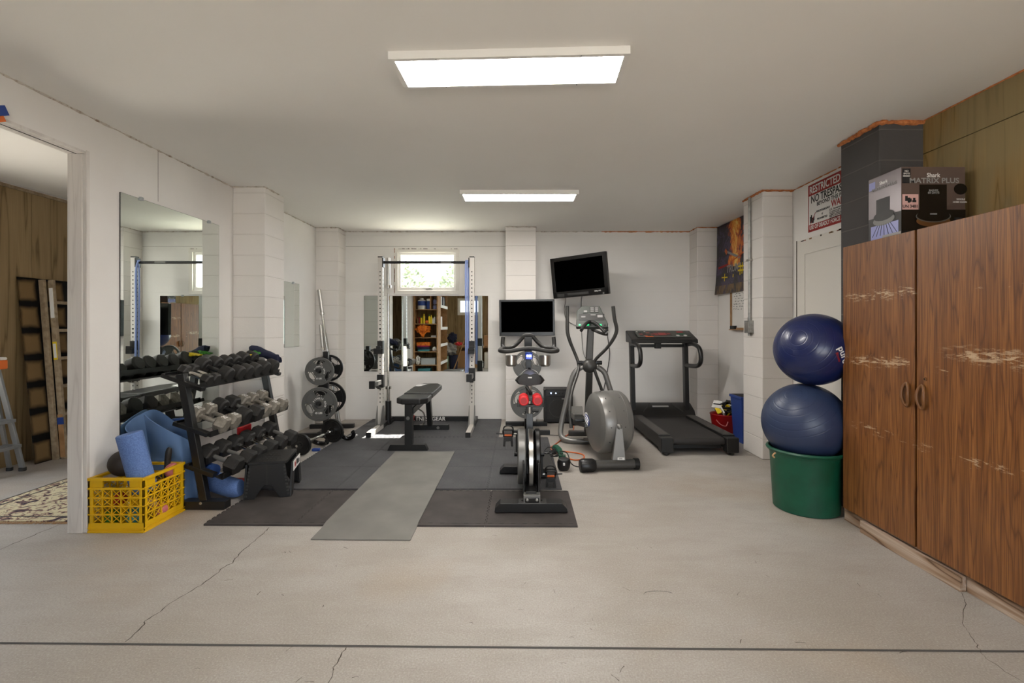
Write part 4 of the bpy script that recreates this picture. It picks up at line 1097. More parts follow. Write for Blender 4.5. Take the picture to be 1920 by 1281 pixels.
for s, dz in ((-1, .165), (1, -.17)):
    xc = CX+s*.105; zc = .275; y = 3.90
    b = MB(); b.cyl((CX+s*.05, y, zc), (CX+s*.125, y, zc), .022, 'black_metal', n=14); b.bar((xc, y, zc), (xc, y, zc+dz), .024, .016, 'black_metal', up=(1, 0, 0)); part('crank_arm', b, t, .003)
    b = MB(); px_ = xc+s*.07; pz = zc+dz
    b.cyl((xc, y, pz), (px_+s*.045, y, pz), .008, 'steel', n=10); b.box(px_-.042, px_+.042, y-.05, y+.045, pz-.014, pz+.014, 'black_plastic')
    b.box(px_-.03, px_+.03, y-.053, y-.049, pz-.008, pz+.008, 'amber'); b.tube([(px_-.038, y-.05, pz+.01), (px_-.04, y-.09, pz+.035), (px_-.03, y-.10, pz+.055), (px_+.03, y-.10, pz+.055), (px_+.04, y-.09, pz+.035), (px_+.038, y-.05, pz+.01)], .008, 'black_plastic', n=8, res=5)
    for xx in (-.033, .033): b.bar((px_+xx*.8, y-.05, pz-.01), (px_+xx, y-.075, pz-.085), .016, .012, 'black_plastic')
    b.box(px_-.035, px_+.035, y-.07, y-.06, pz-.045, pz-.01, 'black_plastic'); b.tube([(px_-.04, y, pz+.01), (px_-.035, y, pz+.055), (px_, y, pz+.07), (px_+.035, y, pz+.055), (px_+.045, y, pz+.01)], .006, 'black_plastic', n=8, res=5)
    b.cyl((px_+s*.04, y, pz), (px_+s*.10, y, pz+.004), .006, 'black_plastic', n=8)
    part('pedal', b, t, .002)
b = MB(); b.cyl((CX, 3.845, .52), (CX, 3.83, .93), .021, 'steel', n=18); b.bar((CX, 3.86, .5), (CX, 3.845, .80), .05, .06, 'black_paint'); b.cyl((CX+.02, 3.85, .64), (CX+.075, 3.85, .64), .012, 'black_plastic', n=12); part('seat_post', b, t, .003)
# saddle: wide soft tail towards the camera, nose beyond
b = MB(); 
def sad(u, v):
    y = 3.70+.28*v; hw = .107*(1-v)**.55*(1-.12*(1-v)**6)+.024
    if v < .08: hw *= .82+.18*(v/.08)
    x = (u*2-1); z = .955+.018*math.cos(x*PI*.5)+.035*abs(x)**2.5*0-.05*abs(x)**3+.012*v-.022*math.exp(-(x*3)**2)*(1-v)
    return (CX+x*hw, y, z)
b.grid(sad, 20, 20, 'saddle', .0); 
b.grid(lambda u, v: (lambda p: (p[0]*.999+CX*.001, p[1], p[2]))(sad(u, v)) if False else (CX+(sad(u, v)[0]-CX)*.82, 3.705+.27*v, .862+.045*v+.012*abs(u*2-1)), 20, 20, 'saddle')
for e in range(20):
    pass
def skirt(u, v):
    # perimeter strip between upper skin and underside
    n = u*4 % 4
    if n < 1: a, c = (0, n)
    elif n < 2: a, c = (n-1, 1)
    elif n < 3: a, c = (1, 3-n)
    else: a, c = (4-n, 0)
    p = V(sad(a, c)); q = V((CX+(sad(a, c)[0]-CX)*.82, 3.705+.27*c, .862+.045*c+.012*abs(a*2-1)))
    return p.lerp(q, v)
b.grid(skirt, 80, 4, 'saddle')
for s in (-1, 1): b.tube([(CX+s*.075, 3.71, .945), (CX+s*.05, 3.75, .972), (CX+s*.015, 3.82, .985)], .004, 'grey_metal', n=6, res=5)
b.box(CX-.015, CX+.015, 3.698, 3.702, .925, .935, 'white_print')
part('saddle', b, t, angle=60)
b = MB(); b.bar((CX, 4.13, .5), (CX, 4.19, 1.09), .05, .07, 'black_paint'); b.bar((CX, 4.02, 1.075), (CX, 4.36, 1.10), .05, .03, 'black_paint'); b.bar((CX, 4.34, 1.10), (CX, 4.33, 1.24), .07, .03, 'black_paint'); part('handlebar_post', b, t, .003)
b = MB()
b.tube([(-.135, 4.30, 1.235), (-.139, 4.28, 1.165), (-.125, 4.25, 1.140), (-.054, 4.30, 1.142), (.008, 4.34, 1.19), (.055, 4.34, 1.243), (.095, 4.34, 1.253), (.135, 4.34, 1.243), (.182, 4.34, 1.19), (.243, 4.30, 1.142), (.318, 4.25, 1.140), (.331, 4.28, 1.165), (.327, 4.30, 1.235)], .0185, 'black_rubber', n=14, res=5)
b.tube([(-.125, 4.27, 1.140), (-.155, 4.15, 1.128), (-.145, 4.05, 1.122), (-.08, 4.02, 1.120), (.0, 4.02, 1.134), (.095, 4.02, 1.145), (.19, 4.02, 1.134), (.27, 4.02, 1.120), (.335, 4.05, 1.122), (.345, 4.15, 1.128), (.318, 4.27, 1.140)], .0185, 'black_rubber', n=14, res=5)
part('handlebar', b, t)
b = MB(); b.cyl((CX-.002, 3.985, 1.055), (CX-.002, 3.985, 1.115), .033, 'blue_plastic', n=24); b.box(CX-.026, CX+.022, 3.949, 3.953, 1.06, 1.10, 'display_blue'); b.text('444', .028, (CX-.002, 3.948, 1.084), (1, 0, 0), (0, 0, 1), 'display_white', depth=.001); part('display', b, t)
for x in (-.058, .236):
    b = MB(); b.lathe([(0, 0), (.036, 0), (.049, .016), (.051, .095), (.047, .095), (.045, .02), (0, .012)], 'steel', Matrix.Translation((x, 4.10, .985)), 28); part('bottle_cup', b, t)
b = MB(); b.bar((CX, 3.50, .79), (CX, 3.84, .795), .03, .03, 'black_paint'); b.box(CX-.085, CX+.085, 3.54, 3.60, .725, .74, 'black_paint'); b.box(CX-.10, CX-.09, 3.54, 3.60, .725, .78, 'black_paint'); b.box(CX+.09, CX+.10, 3.54, 3.60, .725, .78, 'black_paint'); b.tube([(CX-.03, 3.68, .86), (CX, 3.66, .82), (CX+.005, 3.7, .78)], .012, 'black_plastic', n=8, res=5); part('weight_cradle', b, t, .003)
for s, w_ in ((-1, 'left'), (1, 'right')):
    dumbbell('red', (CX+s*.051, 3.57, .779), (0, 0, PI/2), f'{w_} one of the two small red dumbbells cradled behind the bike saddle', 'red dumbbells on the bike')

# ================================================================= televisions
def tv(name, c, w_, h_, yaw, roll, pitch, label, wall_y, bez=.03, chin=.045):
    M = Euler((pitch, roll, yaw)).to_matrix().to_4x4(); t = thing('television', label, 'television', c, (pitch, roll, yaw))
    b = MB(); b.box(-w_/2, w_/2, -.0, .05, -h_/2, h_/2, 'tv_black')
    for q in ((-w_/2, w_/2, h_/2-bez, h_/2), (-w_/2, w_/2, -h_/2, -h_/2+chin), (-w_/2, -w_/2+bez, -h_/2, h_/2), (w_/2-bez, w_/2, -h_/2, h_/2)): b.box(q[0], q[1], -.012, 0.002, q[2], q[3], 'tv_black')
    b.box(-w_/2+.12, w_/2-.12, .05, .10, -h_/2+.08, h_/2-.08, 'tv_black'); part('cabinet', b, t, .004, local=True)
    b = MB(); b.box(-w_/2+bez, w_/2-bez, -.003, -.001, -h_/2+chin, h_/2-bez, 'screen'); part('screen', b, t, local=True)
    return t, M
t, M = tv('t', (.122, 6.27, 1.452), .74, .485, -.02, -.012, 0, 'flat television with a black screen on the middle pillar above the exercise bike', 6.41, .028, .05)
b = MB(); b.box(-.10, .10, .10, .14, -.1, .1, 'dark_grey'); part('wall_mount', b, t, .003, local=True)
t, M = tv('t', (.807, 6.215, 2.005), .80, .545, -.56, -.05, .10, 'tilted swivelled television with a black screen on the back wall above the elliptical', BACK, .05, .085)
b = MB(); b.box(-.335, -.23, -.0135, -.012, -.255, -.215, 'dark_grey'); part('badge', b, t, local=True)
b = MB(); b.box(-.18, .12, -.0135, -.012, -.245, -.215, 'dark_grey'); part('button_strip', b, t, local=True)
b = MB(); b.text('1080p HD', .022, (.25, -.0135, -.22), (1, 0, 0), (0, 0, 1), 'white_print'); part('lettering', b, t, local=True)
b = MB(); b.cyl((.33, -.013, -.255), (.33, -.015, -.255), .012, 'grey_metal', n=14); part('power_button', b, t, local=True)
Mi = (Matrix.Translation((.807, 6.215, 2.005)) @ M)
b = MB(); b.bar(Mi @ V((0, .10, 0)), (.95, 6.55, 2.02), .05, .05, 'black_metal'); b.bar((.95, 6.55, 2.02), (.85, 6.70, 2.02), .05, .05, 'black_metal'); b.box(.78, .92, 6.69, BACK, 1.9, 2.14, 'black_metal'); part('wall_mount', b, t, .003)
def cord(name, pts, r, m, label, res=6):
    b = MB(); b.tube(pts, r, m, n=7, res=res); return single(name, b, label, 'cord', pts[0])
cord('hanging_cable', [(.66, 6.52, 1.82), (.68, 6.66, 1.7), (.665, 6.715, 1.58), (.70, 6.715, 1.43), (.88, 6.715, 1.33), (1.12, 6.715, 1.31), (1.235, 6.72, 1.32)], .004, 'grey_metal', 'thin grey cord from the tilted television curving to the outlet behind the console')
cord('hanging_cable', [(.90, 6.50, 1.80), (.905, 6.68, 1.7), (.91, 6.715, 1.4), (.93, 6.715, 1.0), (1.02, 6.70, .7), (1.0, 6.69, .2)], .004, 'grey_metal', 'thin grey cord hanging straight down the wall from the tilted television')
b = MB(); b.box(1.235, 1.31, BACK-.008, BACK, 1.25, 1.365, 'white_plastic'); o = single('wall_outlet', b, 'white power outlet on the back wall beside the elliptical console', 'outlet', (1.27, BACK, 1.25), .002)
b = MB(); b.box(1.25, 1.29, BACK-.045, BACK-.008, 1.27, 1.33, 'black_plastic'); b.tube([(1.27, BACK-.03, 1.28), (1.29, BACK-.05, 1.1), (1.31, BACK-.03, .9), (1.24, BACK-.03, .5), (1.16, BACK-.05, .15), (1.05, 6.5, .02)], .006, 'black_plastic', n=7, res=6); single('hanging_cable', b, 'black cord plugged into the outlet behind the elliptical', 'cord', (1.27, 6.69, .01))

# ================================================================= amplifier
t = thing('guitar_amplifier', 'black guitar amplifier on the floor against the back wall beside the bike', 'amplifier', (.56, 6.56, 0))
b = MB(); b.box(.365, .755, 6.45, 6.70, .02, .475, 'black_plastic')
for x in (.41, .71):
    for y in (6.49, 6.66): b.cyl((x, y, 0), (x, y, .022), .018, 'black_rubber', n=10)
part('cabinet', b, t, .008)
b = MB(); b.box(.40, .72, 6.443, 6.452, .06, .36, 'black_rubber'); b.lathe([(.118, 0), (.122, .004), (.126, 0)], 'dark_grey', axis_matrix((.55, 6.443, .21), (0, -1, 0)), 40); b.box(.60, .68, 6.44, 6.444, .335, .347, 'steel'); part('speaker_grille', b, t, .002)
b = MB(); b.box(.39, .73, 6.447, 6.452, .385, .455, 'dark_grey')
for k in range(6): b.cyl((.43+.045*k, 6.447, .42), (.43+.045*k, 6.43, .42), .011, 'black_plastic', n=12)
for x in (.455, .52): b.cyl((x, 6.448, .42), (x, 6.428, .42), .008, 'led_blue', n=10)
part('control_panel', b, t)
for x in (.365, .755):
    b = MB(); b.sphere((x, 6.455, .47), .018, 'grey_metal', 10); part('corner_guard', b, t)

# ================================================================= elliptical
t = thing('elliptical_trainer', 'grey elliptical trainer with a round drive housing, left of the treadmill', 'elliptical trainer', (.87, 4.9, 0))
G, D = 'elliptical_grey', 'elliptical_dark'
hc = V((.90, 4.69, .385)); yawh = .20; MH = Matrix.Translation(hc) @ Matrix.Rotation(yawh, 4, 'Z'); Mx = MH @ Matrix(((0, 0, 1, 0), (0, 1, 0, 0), (-1, 0, 0, 0), (0, 0, 0, 1)))
b = MB(); b.lathe([(0, -.172), (.12, -.170), (.22, -.162), (.262, -.152), (.285, -.138), (.298, -.115), (.304, -.035), (.302, -.033), (.302, -.030), (.3045, -.028), (.306, .03), (.3045, .075), (.302, .077), (.302, .080), (.304, .082), (.298, .125), (.28, .148), (.25, .16), (.15, .17), (0, .172)], G, Mx, 80)
for a in range(7):
    for zz in (-.09, .05): b.cyl(Mx @ V((.3*math.cos(2.2+a*.5), .3*math.sin(2.2+a*.5), zz)), Mx @ V((.3065*math.cos(2.2+a*.5), .3065*math.sin(2.2+a*.5), zz)), .005, 'dark_grey', n=8)
part('drive_housing', b, t, angle=28)
nl = (MH.to_3x3() @ V((-1, 0, 0))); tl = (MH.to_3x3() @ V((0, 1, 0)))
b = MB(); ec = hc+nl*.1655+tl*.13+V((0, 0, -.005))
M2 = axis_matrix(ec, nl, (0, 0, 1)) @ Matrix.Rotation(-.5, 4, 'Z'); b.lathe([(0, .010), (.10, .002)], 'white_print', M2 @ Matrix.Diagonal((1, .62, 1, 1)), 36); b.lathe([(0, .0115), (.08, .0055)], 'blue_plastic', M2 @ Matrix.Diagonal((1, .6, 1, 1)), 36)
for q in (-.03, 0, .03): b.tube([M2 @ V((-.05, q*.8, .0115)), M2 @ V((0, q+.008, .0135)), M2 @ V((.05, q*.8, .0115))], .004, 'white_print', n=6, res=4)
part('emblem', b, t, label='blue and white oval emblem')
b = MB(); b.bar((.935, 4.372, .02), (.945, 4.378, .40), .135, .07, G, taper=.4); b.sphere((.945, 4.375, .40), .028, G, 14); b.cyl((.945, 4.335, .385), (.945, 4.36, .385), .006, 'steel', n=8); b.box(.92, .985, 4.330, 4.337, .10, .125, 'white_print'); b.box(.932, .965, 4.329, 4.335, .107, .118, 'grey_print'); b.box(.90, 1.0, 4.34, 4.42, .02, .09, D); part('rear_fin', b, t, .012)
b = MB(); b.cyl((.69, 4.33, .055), (1.10, 4.37, .055), .043, D, n=20); part('rear_crossbar', b, t)
b = MB(); b.cyl((1.08, 4.37, .055), (1.125, 4.374, .055), .052, 'caster_black', n=24); part('wheel', b, t, .004)
b = MB(); b.lathe([(0, -.02), (.05, -.02), (.062, 0), (.06, .10), (.045, .13), (0, .13)], 'caster_black', axis_matrix((.585, 4.30, .06), (1, .1, 0)), 9); part('end_cap', b, t, .004)
b = MB(); b.tube([(.845, 5.52, .87), (.76, 5.50, .86), (.67, 5.50, .80), (.622, 5.50, .68), (.565, 5.49, .44), (.505, 5.46, .19), (.50, 5.42, .075), (.56, 5.36, .036), (.70, 5.32, .034), (.86, 5.31, .034), (1.02, 5.32, .034), (1.15, 5.36, .036), (1.22, 5.42, .075), (1.215, 5.46, .19), (1.13, 5.49, .44), (1.055, 5.50, .68), (1.01, 5.50, .80), (.93, 5.50, .86)], .031, G, n=16, res=5); part('base_loop', b, t)
b = MB(); b.bar((.845, 5.72, .02), (.845, 5.55, .80), .075, .075, D); b.bar((.84, 5.56, .85), (.86, 5.53, 1.36), .085, .07, D, taper=.85); b.box(.62, 1.07, 5.70, 5.78, 0, .06, D); part('mast', b, t, .012)
b = MB(); b.sphere((.838, 5.49, .872), .088, D, 28, (1.0, .75, .95)); b.box(.72, .96, 5.47, 5.53, .895, .93, 'caster_black')
for s in (-1, 1): b.cyl((.838+s*.085, 5.49, .91), (.838+s*.145, 5.49, .91), .024, 'caster_black', n=16)
part('hub', b, t, .004)
b = MB(); b.tube([(.57, 5.42, 1.565), (.572, 5.43, 1.42), (.576, 5.44, 1.265), (.61, 5.46, 1.15), (.645, 5.48, 1.07), (.71, 5.49, .90), (.695, 5.44, .80), (.61, 5.30, .60), (.575, 5.2, .42), (.585, 5.15, .22)], [.021, .021, .021, .020, .018, .018, .018, .018, .018, .018], D, n=14, res=4)
b.cyl((.57, 5.42, 1.565), (.57, 5.42, 1.57), .02, 'black_rubber', n=12); part('arm_lever', b, t)
b = MB(); b.tube([(1.055, 5.20, 1.558), (1.075, 5.22, 1.42), (1.105, 5.25, 1.30), (1.08, 5.29, 1.20), (1.01, 5.36, 1.08), (.895, 5.48, .93), (.895, 5.46, .82), (.99, 5.5, .57), (1.02, 5.45, .40)], [.021, .021, .021, .020, .018, .018, .018, .018, .018], D, n=14, res=4); part('arm_lever', b, t)
b = MB(); b.tube([(.71, 5.26, 1.29), (.76, 5.36, 1.345), (.815, 5.44, 1.385), (.86, 5.46, 1.39), (.91, 5.40, 1.36), (.975, 5.28, 1.275), (.985, 5.25, 1.265)], .019, 'black_rubber', n=14, res=5); b.tube([(.87, 5.5, 1.30), (.95, 5.42, 1.26), (1.0, 5.30, 1.245), (.985, 5.25, 1.265)], .017, 'black_rubber', n=12, res=5); part('handgrip', b, t)
Mc = Matrix.Translation((.865, 5.52, 1.455)) @ Euler((math.radians(-32), 0, -.12)).to_matrix().to_4x4() @ Matrix(((1, 0, 0, 0), (0, 0, 1, 0), (0, 1, 0, 0), (0, 0, 0, 1)))
b = MB(); b.prism([(-.18, -.15), (.185, -.15), (.19, -.10), (.10, .15), (-.11, .15), (-.17, .08)], .055, 'console_grey', Mc); part('console', b, t, .012)
b = MB()
def con(x0, x1, y0, y1, m, h=-.002): b.boxm(Mc @ Matrix.Translation(((x0+x1)/2, (y0+y1)/2, h)), x1-x0, y1-y0, .003, m)
con(-.15, .15, -.055, .03, 'dark_grey'); con(-.02, .085, .05, .135, 'dark_grey'); con(-.1, -.035, .045, .13, 'console_grey', -.006); con(-.088, -.05, .05, .075, 'grey_print', -.009)
for k in range(4): con(-.01, .03, .06+.018*k, .07+.018*k, 'grey_print', -.004); con(.045, .08, .06+.018*k, .07+.018*k, 'grey_print', -.004)
con(-.12, -.07, -.02, .0, 'grey_print', -.004); con(-.01, .05, .01, .022, 'grey_print', -.004); con(.07, .13, -.02, .015, 'grey_print', -.004)
for k in range(7): con(-.15+.048*k, -.125+.048*k, -.132, -.112, 'led_green' if k in (0, 2, 5) else 'dark_grey', -.004)
part('console_keys', b, t)
for s, x in ((-1, .655), (1, 1.07)):
    b = MB(); b.bar((x, 5.42, .23), (x+.05*(-s), 4.78, .33), .05, .05, D); part('pedal_arm', b, t, .006)
    b = MB(); yc = 5.10; b.bar((x+.01, yc+.2, .315), (x+.02, yc-.16, .345), .15, .03, 'caster_black'); b.bar((x+.01, yc+.21, .33), (x+.008, yc+.27, .42), .15, .02, G); b.bar((x-.068, yc+.2, .35), (x-.06, yc-.14, .375), .015, .06, G); part('foot_plate', b, t, .008)
    b = MB(); b.cyl((x-.06, 5.42, .22), (x+.06, 5.42, .22), .03, 'caster_black', n=16); part('pivot', b, t, .003)
b = MB()
for x in (.77, .96): b.bar((x, 5.34, .05), (x, 4.80, .18), .05, .04, G)
part('ramp_rail', b, t, .006)
# cords around the elliptical
cord('extension_cord', [(.75, 6.3, .012), (.70, 5.98, .008), (.57, 5.65, .008), (.45, 5.35, .008), (.362, 5.14, .008), (.372, 5.02, .008), (.46, 4.985, .01), (.60, 4.93, .008), (.67, 4.86, .008), (.672, 4.76, .008), (.63, 4.68, .008), (.56, 4.66, .008), (.49, 4.72, .012), (.45, 4.76, .02)], .0065, 'orange_cord', 'orange extension cord looped on the floor beside the elliptical')
b = MB(); random.seed(9)
b.tube([(.38, 5.02, .03), (.40, 4.95, .06), (.43, 4.86, .05), (.44, 4.76, .03)], [.02, .032, .03, .022], 'green_plastic', n=10, res=4); b.box(.41, .48, 4.70, 4.75, .006, .04, 'green_plastic'); b.box(.36, .40, 4.88, 4.93, .01, .06, 'black_plastic')
b.tube([(.40, 4.95, .05)]+[(.30+random.uniform(-.10, .12), 4.78+random.uniform(-.16, .16), random.uniform(.02, .10)) for _ in range(14)], .004, 'black_plastic', n=6, res=5)
single('power_strip', b, 'dark green cord block with tangled black leads on the floor beside the bike', 'cord', (.4, 4.85, .005))
def adapter(x, y, label):
    b = MB(); b.lathe([(0, 0), (.045, .004), (.058, .03), (.062, .085), (.05, .115), (0, .12)], 'black_plastic', Matrix.Translation((x, y, .0)) @ Matrix.Rotation(.25, 4, 'X') @ Matrix.Scale(.75, 4, (0, 1, 0)), 18)
    b.box(x-.012, x+.006, y-.075, y-.05, .06, .085, 'white_print'); single('cable_weight', b, label, 'adapter', (x, y, 0), .004)
adapter(.425, 4.36, 'black plastic cable housing standing on the floor between the bike and the elliptical')
cord('hanging_cable', [(.43, 4.42, .11), (.40, 4.48, .14), (.47, 4.50, .12), (.50, 4.40, .05), (.56, 4.36, .03), (.62, 4.34, .06)], .005, 'black_plastic', 'short black lead joining the cable housing to the elliptical foot')
cord('hanging_cable', [(.30, 5.75, .006), (.42, 5.74, .006), (.58, 5.72, .006), (.75, 5.74, .006)], .004, 'dark_grey', 'thin dark lead crossing the bare floor behind the bike')
b = MB(); b.boxm(Matrix.Translation((.245, 4.30, .06)) @ Matrix.Rotation(.05, 4, 'Z'), .15, .46, .09, 'black_rubber'); single('carry_case', b, 'dark flat case lying on the tiles beside the bike', 'case', (.245, 4.3, .0125), .012)

# ================================================================= treadmill
t = thing('treadmill', 'black treadmill with a red-lit console near the right back corner', 'treadmill', (1.875, 5.5, 0))
T = 'tread_black'
for x0, x1 in ((1.475, 1.605), (2.15, 2.28)):
    b = MB(); b.box(x0+.004, x1-.004, 4.93, 6.25, .065, .195, T)
    b.box(x0+.018, x1-.018, 4.945, 6.04, .1945, .1965, 'rail_grey')
    for k in range(7): b.box(x0+.02+.0135*k, x0+.027+.0135*k, 4.95, 6.035, .196, .1985, 'rail_grey')
    part('side_rail', b, t, .006)
    b = MB(); b.box(x0, x1, 4.825, 4.94, .03, .185, T); b.cyl(((x0+x1)/2, 4.87, 0), ((x0+x1)/2, 4.87, .035), .028, 'black_rubber', n=14); part('end_block', b, t, .012)
    b = MB(); b.cyl(((x0+x1)/2, 6.15, 0), ((x0+x1)/2, 6.15, .07), .03, 'black_rubber', n=12); part('foot', b, t)
b = MB(); M = Matrix(((0, 0, 1, 1.61), (1, 0, 0, 0), (0, 1, 0, 0), (0, 0, 0, 1)))
o_ = [(6.15, .10), (6.15, .172)]+[(4.90+.036*math.cos(PI/2+PI*k/10), .136+.036*math.sin(PI/2+PI*k/10)) for k in range(11)]
b.prism(o_[::-1], .535, 'belt', M); part('belt', b, t)
b = MB(); b.box(1.61, 2.145, 4.95, 6.2, .05, .098, 'black_plastic'); b.cyl((1.6, 4.90, .136), (2.155, 4.90, .136), .028, 'black_metal', n=16); part('deck', b, t)
b = MB(); M = Matrix(((0, 0, 1, 1.47), (1, 0, 0, 0), (0, 1, 0, 0), (0, 0, 0, 1)))
b.prism([(5.98, .12), (6.40, .06), (6.40, .30), (6.22, .32), (6.06, .245)], .815, T, M)
b.bar((1.62, 6.05, .235), (1.74, 6.2, .322), .012, .012, 'dark_grey'); b.bar((2.13, 6.05, .235), (2.02, 6.2, .322), .012, .012, 'dark_grey')
part('motor_hood', b, t, .01)
b = MB(); Mh = Matrix.Translation((1.86, 6.125, .292)) @ Matrix.Rotation(math.radians(28), 4, 'X')
b.boxm(Mh, .21, .03, .006, 'grey_print'); part('name_strip', b, t, label='pale illegible name strip')
for xa, xb, in ((1.505, 1.47), (2.20, 2.165)):
    b = MB(); b.bar((xa, 6.12, .15), (xb, 6.08, 1.18), .055, .085, T, up=(0, 1, 0)); part('upright', b, t, .008)
b = MB(); b.bar((1.47, 6.09, 1.085), (2.18, 6.09, 1.085), .05, .04, T, up=(0, 0, 1)); b.box(1.77, 1.85, 6.05, 6.11, 1.05, 1.12, T); part('crossbar', b, t, .006)
b = MB(); M = Matrix(((0, 0, 1, 1.42), (1, 0, 0, 0), (0, 1, 0, 0), (0, 0, 0, 1)))
b.prism([(5.86, 1.125), (6.18, 1.13), (6.20, 1.275), (6.17, 1.28), (5.87, 1.172)], .835, T, M); part('console', b, t, .008)
Mp = Matrix.Translation((1.8375, 6.02, 1.2325)) @ Matrix.Rotation(math.atan2(.108, .30), 4, 'X')
b = MB()
def tp(x0, x1, y0, y1, m, h=.002): b.boxm(Mp @ Matrix.Translation(((x0+x1)/2, (y0+y1)/2, h)), x1-x0, y1-y0, .003, m)
tp(-.32, .35, -.10, .115, 'console_grey', .0005)
for k in range(4):
    for j in range(3): tp(-.28+.05*k, -.24+.05*k, -.06+.05*j, -.03+.05*j, ['dark_grey', 'led_red', 'black_print'][(k+j) % 3])
tp(-.22, -.12, -.095, -.07, 'orange_cord'); tp(-.30, -.28, .085, .105, 'white_print'); tp(-.20, -.18, .085, .105, 'white_print')
tp(-.10, .13, -.05, .06, 'dark_grey'); tp(-.035, .065, -.03, .045, 'led_red', .004); tp(-.09, -.045, -.0, .03, 'led_red', .004); tp(.075, .12, -.0, .03, 'led_red', .004); tp(-.09, -.045, -.04, -.015, 'led_red', .004)
tp(.22, .30, .055, .10, 'led_red', .004); tp(.215, .305, -.02, .04, 'green_plastic', .003)
for x in (.20, .295):
    for k in range(3): b.boxm(Mp @ Matrix.Translation((x, -.045, .004)) @ Matrix.Rotation(k*PI/3, 4, 'Z'), .045, .014, .003, 'white_print')
part('control_panel', b, t)
for x in (1.475, 2.175):
    xo = x+(-.01 if x < 2 else .01)
    b = MB(); b.tube([(xo, 6.08, 1.10), (xo, 5.85, 1.115), (xo+.0, 5.66, 1.075), (xo, 5.60, .98), (xo, 5.63, .89), (xo, 5.78, .845), (x, 6.09, .835)], .026, T, n=14, res=6); part('handrail', b, t)
# ================================================================= cabinet
DX = 2.22; KY = 2.618; CT = 1.872
t = thing('wardrobe_cabinet', 'large brown wood-grain two-door cabinet with worn bands along the right wall', 'cabinet', (2.45, 2.6, 0))
b = MB(); W = 'cabinet_wood'
b.box(DX+.022, 2.685, 1.62, 3.10, CT-.022, CT-.002, W); b.box(DX+.022, 2.685, 3.08, 3.10, .10, CT-.02, W); b.box(DX+.022, 2.685, 1.62, 1.64, .10, CT-.02, W); b.box(DX+.022, 2.685, 1.64, 3.08, .10, .12, W); b.box(2.67, 2.685, 1.64, 3.08, .12, CT-.02, W); b.box(DX+.03, 2.67, KY-.012, KY+.012, .12, CT-.02, W)
part('carcass', b, t)
for y0, y1, s in ((KY+.009, 3.205, -1), (2.02, KY-.006, 1)):
    b = MB(); b.box(DX, DX+.02, y0, y1, .097, CT, W); d = part('door', b, t, .0025)
    yc = (KY+.055) if s < 0 else (KY-.048); zc = .945
    b = MB(); pts = []
    for k in range(24): a = 2*PI*k/24; pts.append((DX-.012-.014*abs(math.sin(a))*0-.006*math.cos(2*a), yc+.023*math.cos(a), zc+.063*math.sin(a)))
    b.tube(pts, .0085, 'handle_brown', n=10, closed=True)
    for z in (zc-.058, zc+.058): b.cyl((DX, yc, z), (DX-.012, yc, z), .009, 'handle_brown', n=12)
    part('handle', b, d)
    if s > 0:
        b = MB(); b.cyl((DX, yc-.012, 1.045), (DX-.004, yc-.012, 1.045), .012, 'handle_brown', n=18); b.cyl((DX-.004, yc-.012, 1.045), (DX-.005, yc-.012, 1.045), .005, 'hole_dark', n=10); part('lock', b, d)
b = MB(); b.box(DX, DX+.02, 1.62, 2.014, .097, CT, W); part('door', b, t, .0025)
b = MB(); b.box(DX+.03, DX+.068, 1.62, 3.235, 0, .09, 'base_board'); single('timber_board', b, 'long weathered timber under the front of the brown cabinet', 'board', (DX+.05, 2.4, 0), .003)
b = MB(); b.box(DX-.005, DX+.028, 2.352, 3.04, 0, .078, 'base_board'); single('timber_board', b, 'shorter pale timber offcut wedged on the floor in front of the long cabinet timber', 'board', (DX, 2.7, 0), .003)

# ================================================================= vacuum box
bx0, bx1, by0, by1, bz0, bz1 = 2.247, 2.622, 2.75, 3.005, CT, 2.268
t = thing('product_box', 'dark printed robot vacuum box on top of the brown cabinet', 'box', ((bx0+bx1)/2, (by0+by1)/2, bz0))
b = MB(); b.box(bx0, bx1, by0, by1, bz0, bz1, 'box_mauve'); part('carton', b, t, .002)
b = MB(); e = .0008
def fp(x0, x1, z0, z1, m, k=1): b.box(bx0+x0, bx0+x1, by0-e*k, by0-e*k+.0006, bz0+z0, bz0+z1, m)
fp(0, .375, 0, .145, 'box_black'); fp(0, .375, .0, .022, 'black_print', 2)
fp(.105, .265, .13, .292, 'box_black', 2); fp(.18, .345, .0, .02, 'box_black', 2)
b.lathe([(0, .0), (.052, .0)], 'box_black', axis_matrix((bx0+.345, by0-e*2, bz0+.265), (0, -1, 0)) @ Matrix.Scale(.62, 4, (0, 1, 0)) @ Matrix.Scale(.75, 4, (1, 0, 0)), 24)
fp(.31, .372, .03, .10, 'black_print', 2); fp(.315, .368, .035, .06, 'green_plastic', 3); fp(.318, .365, .07, .095, 'dark_grey', 3)
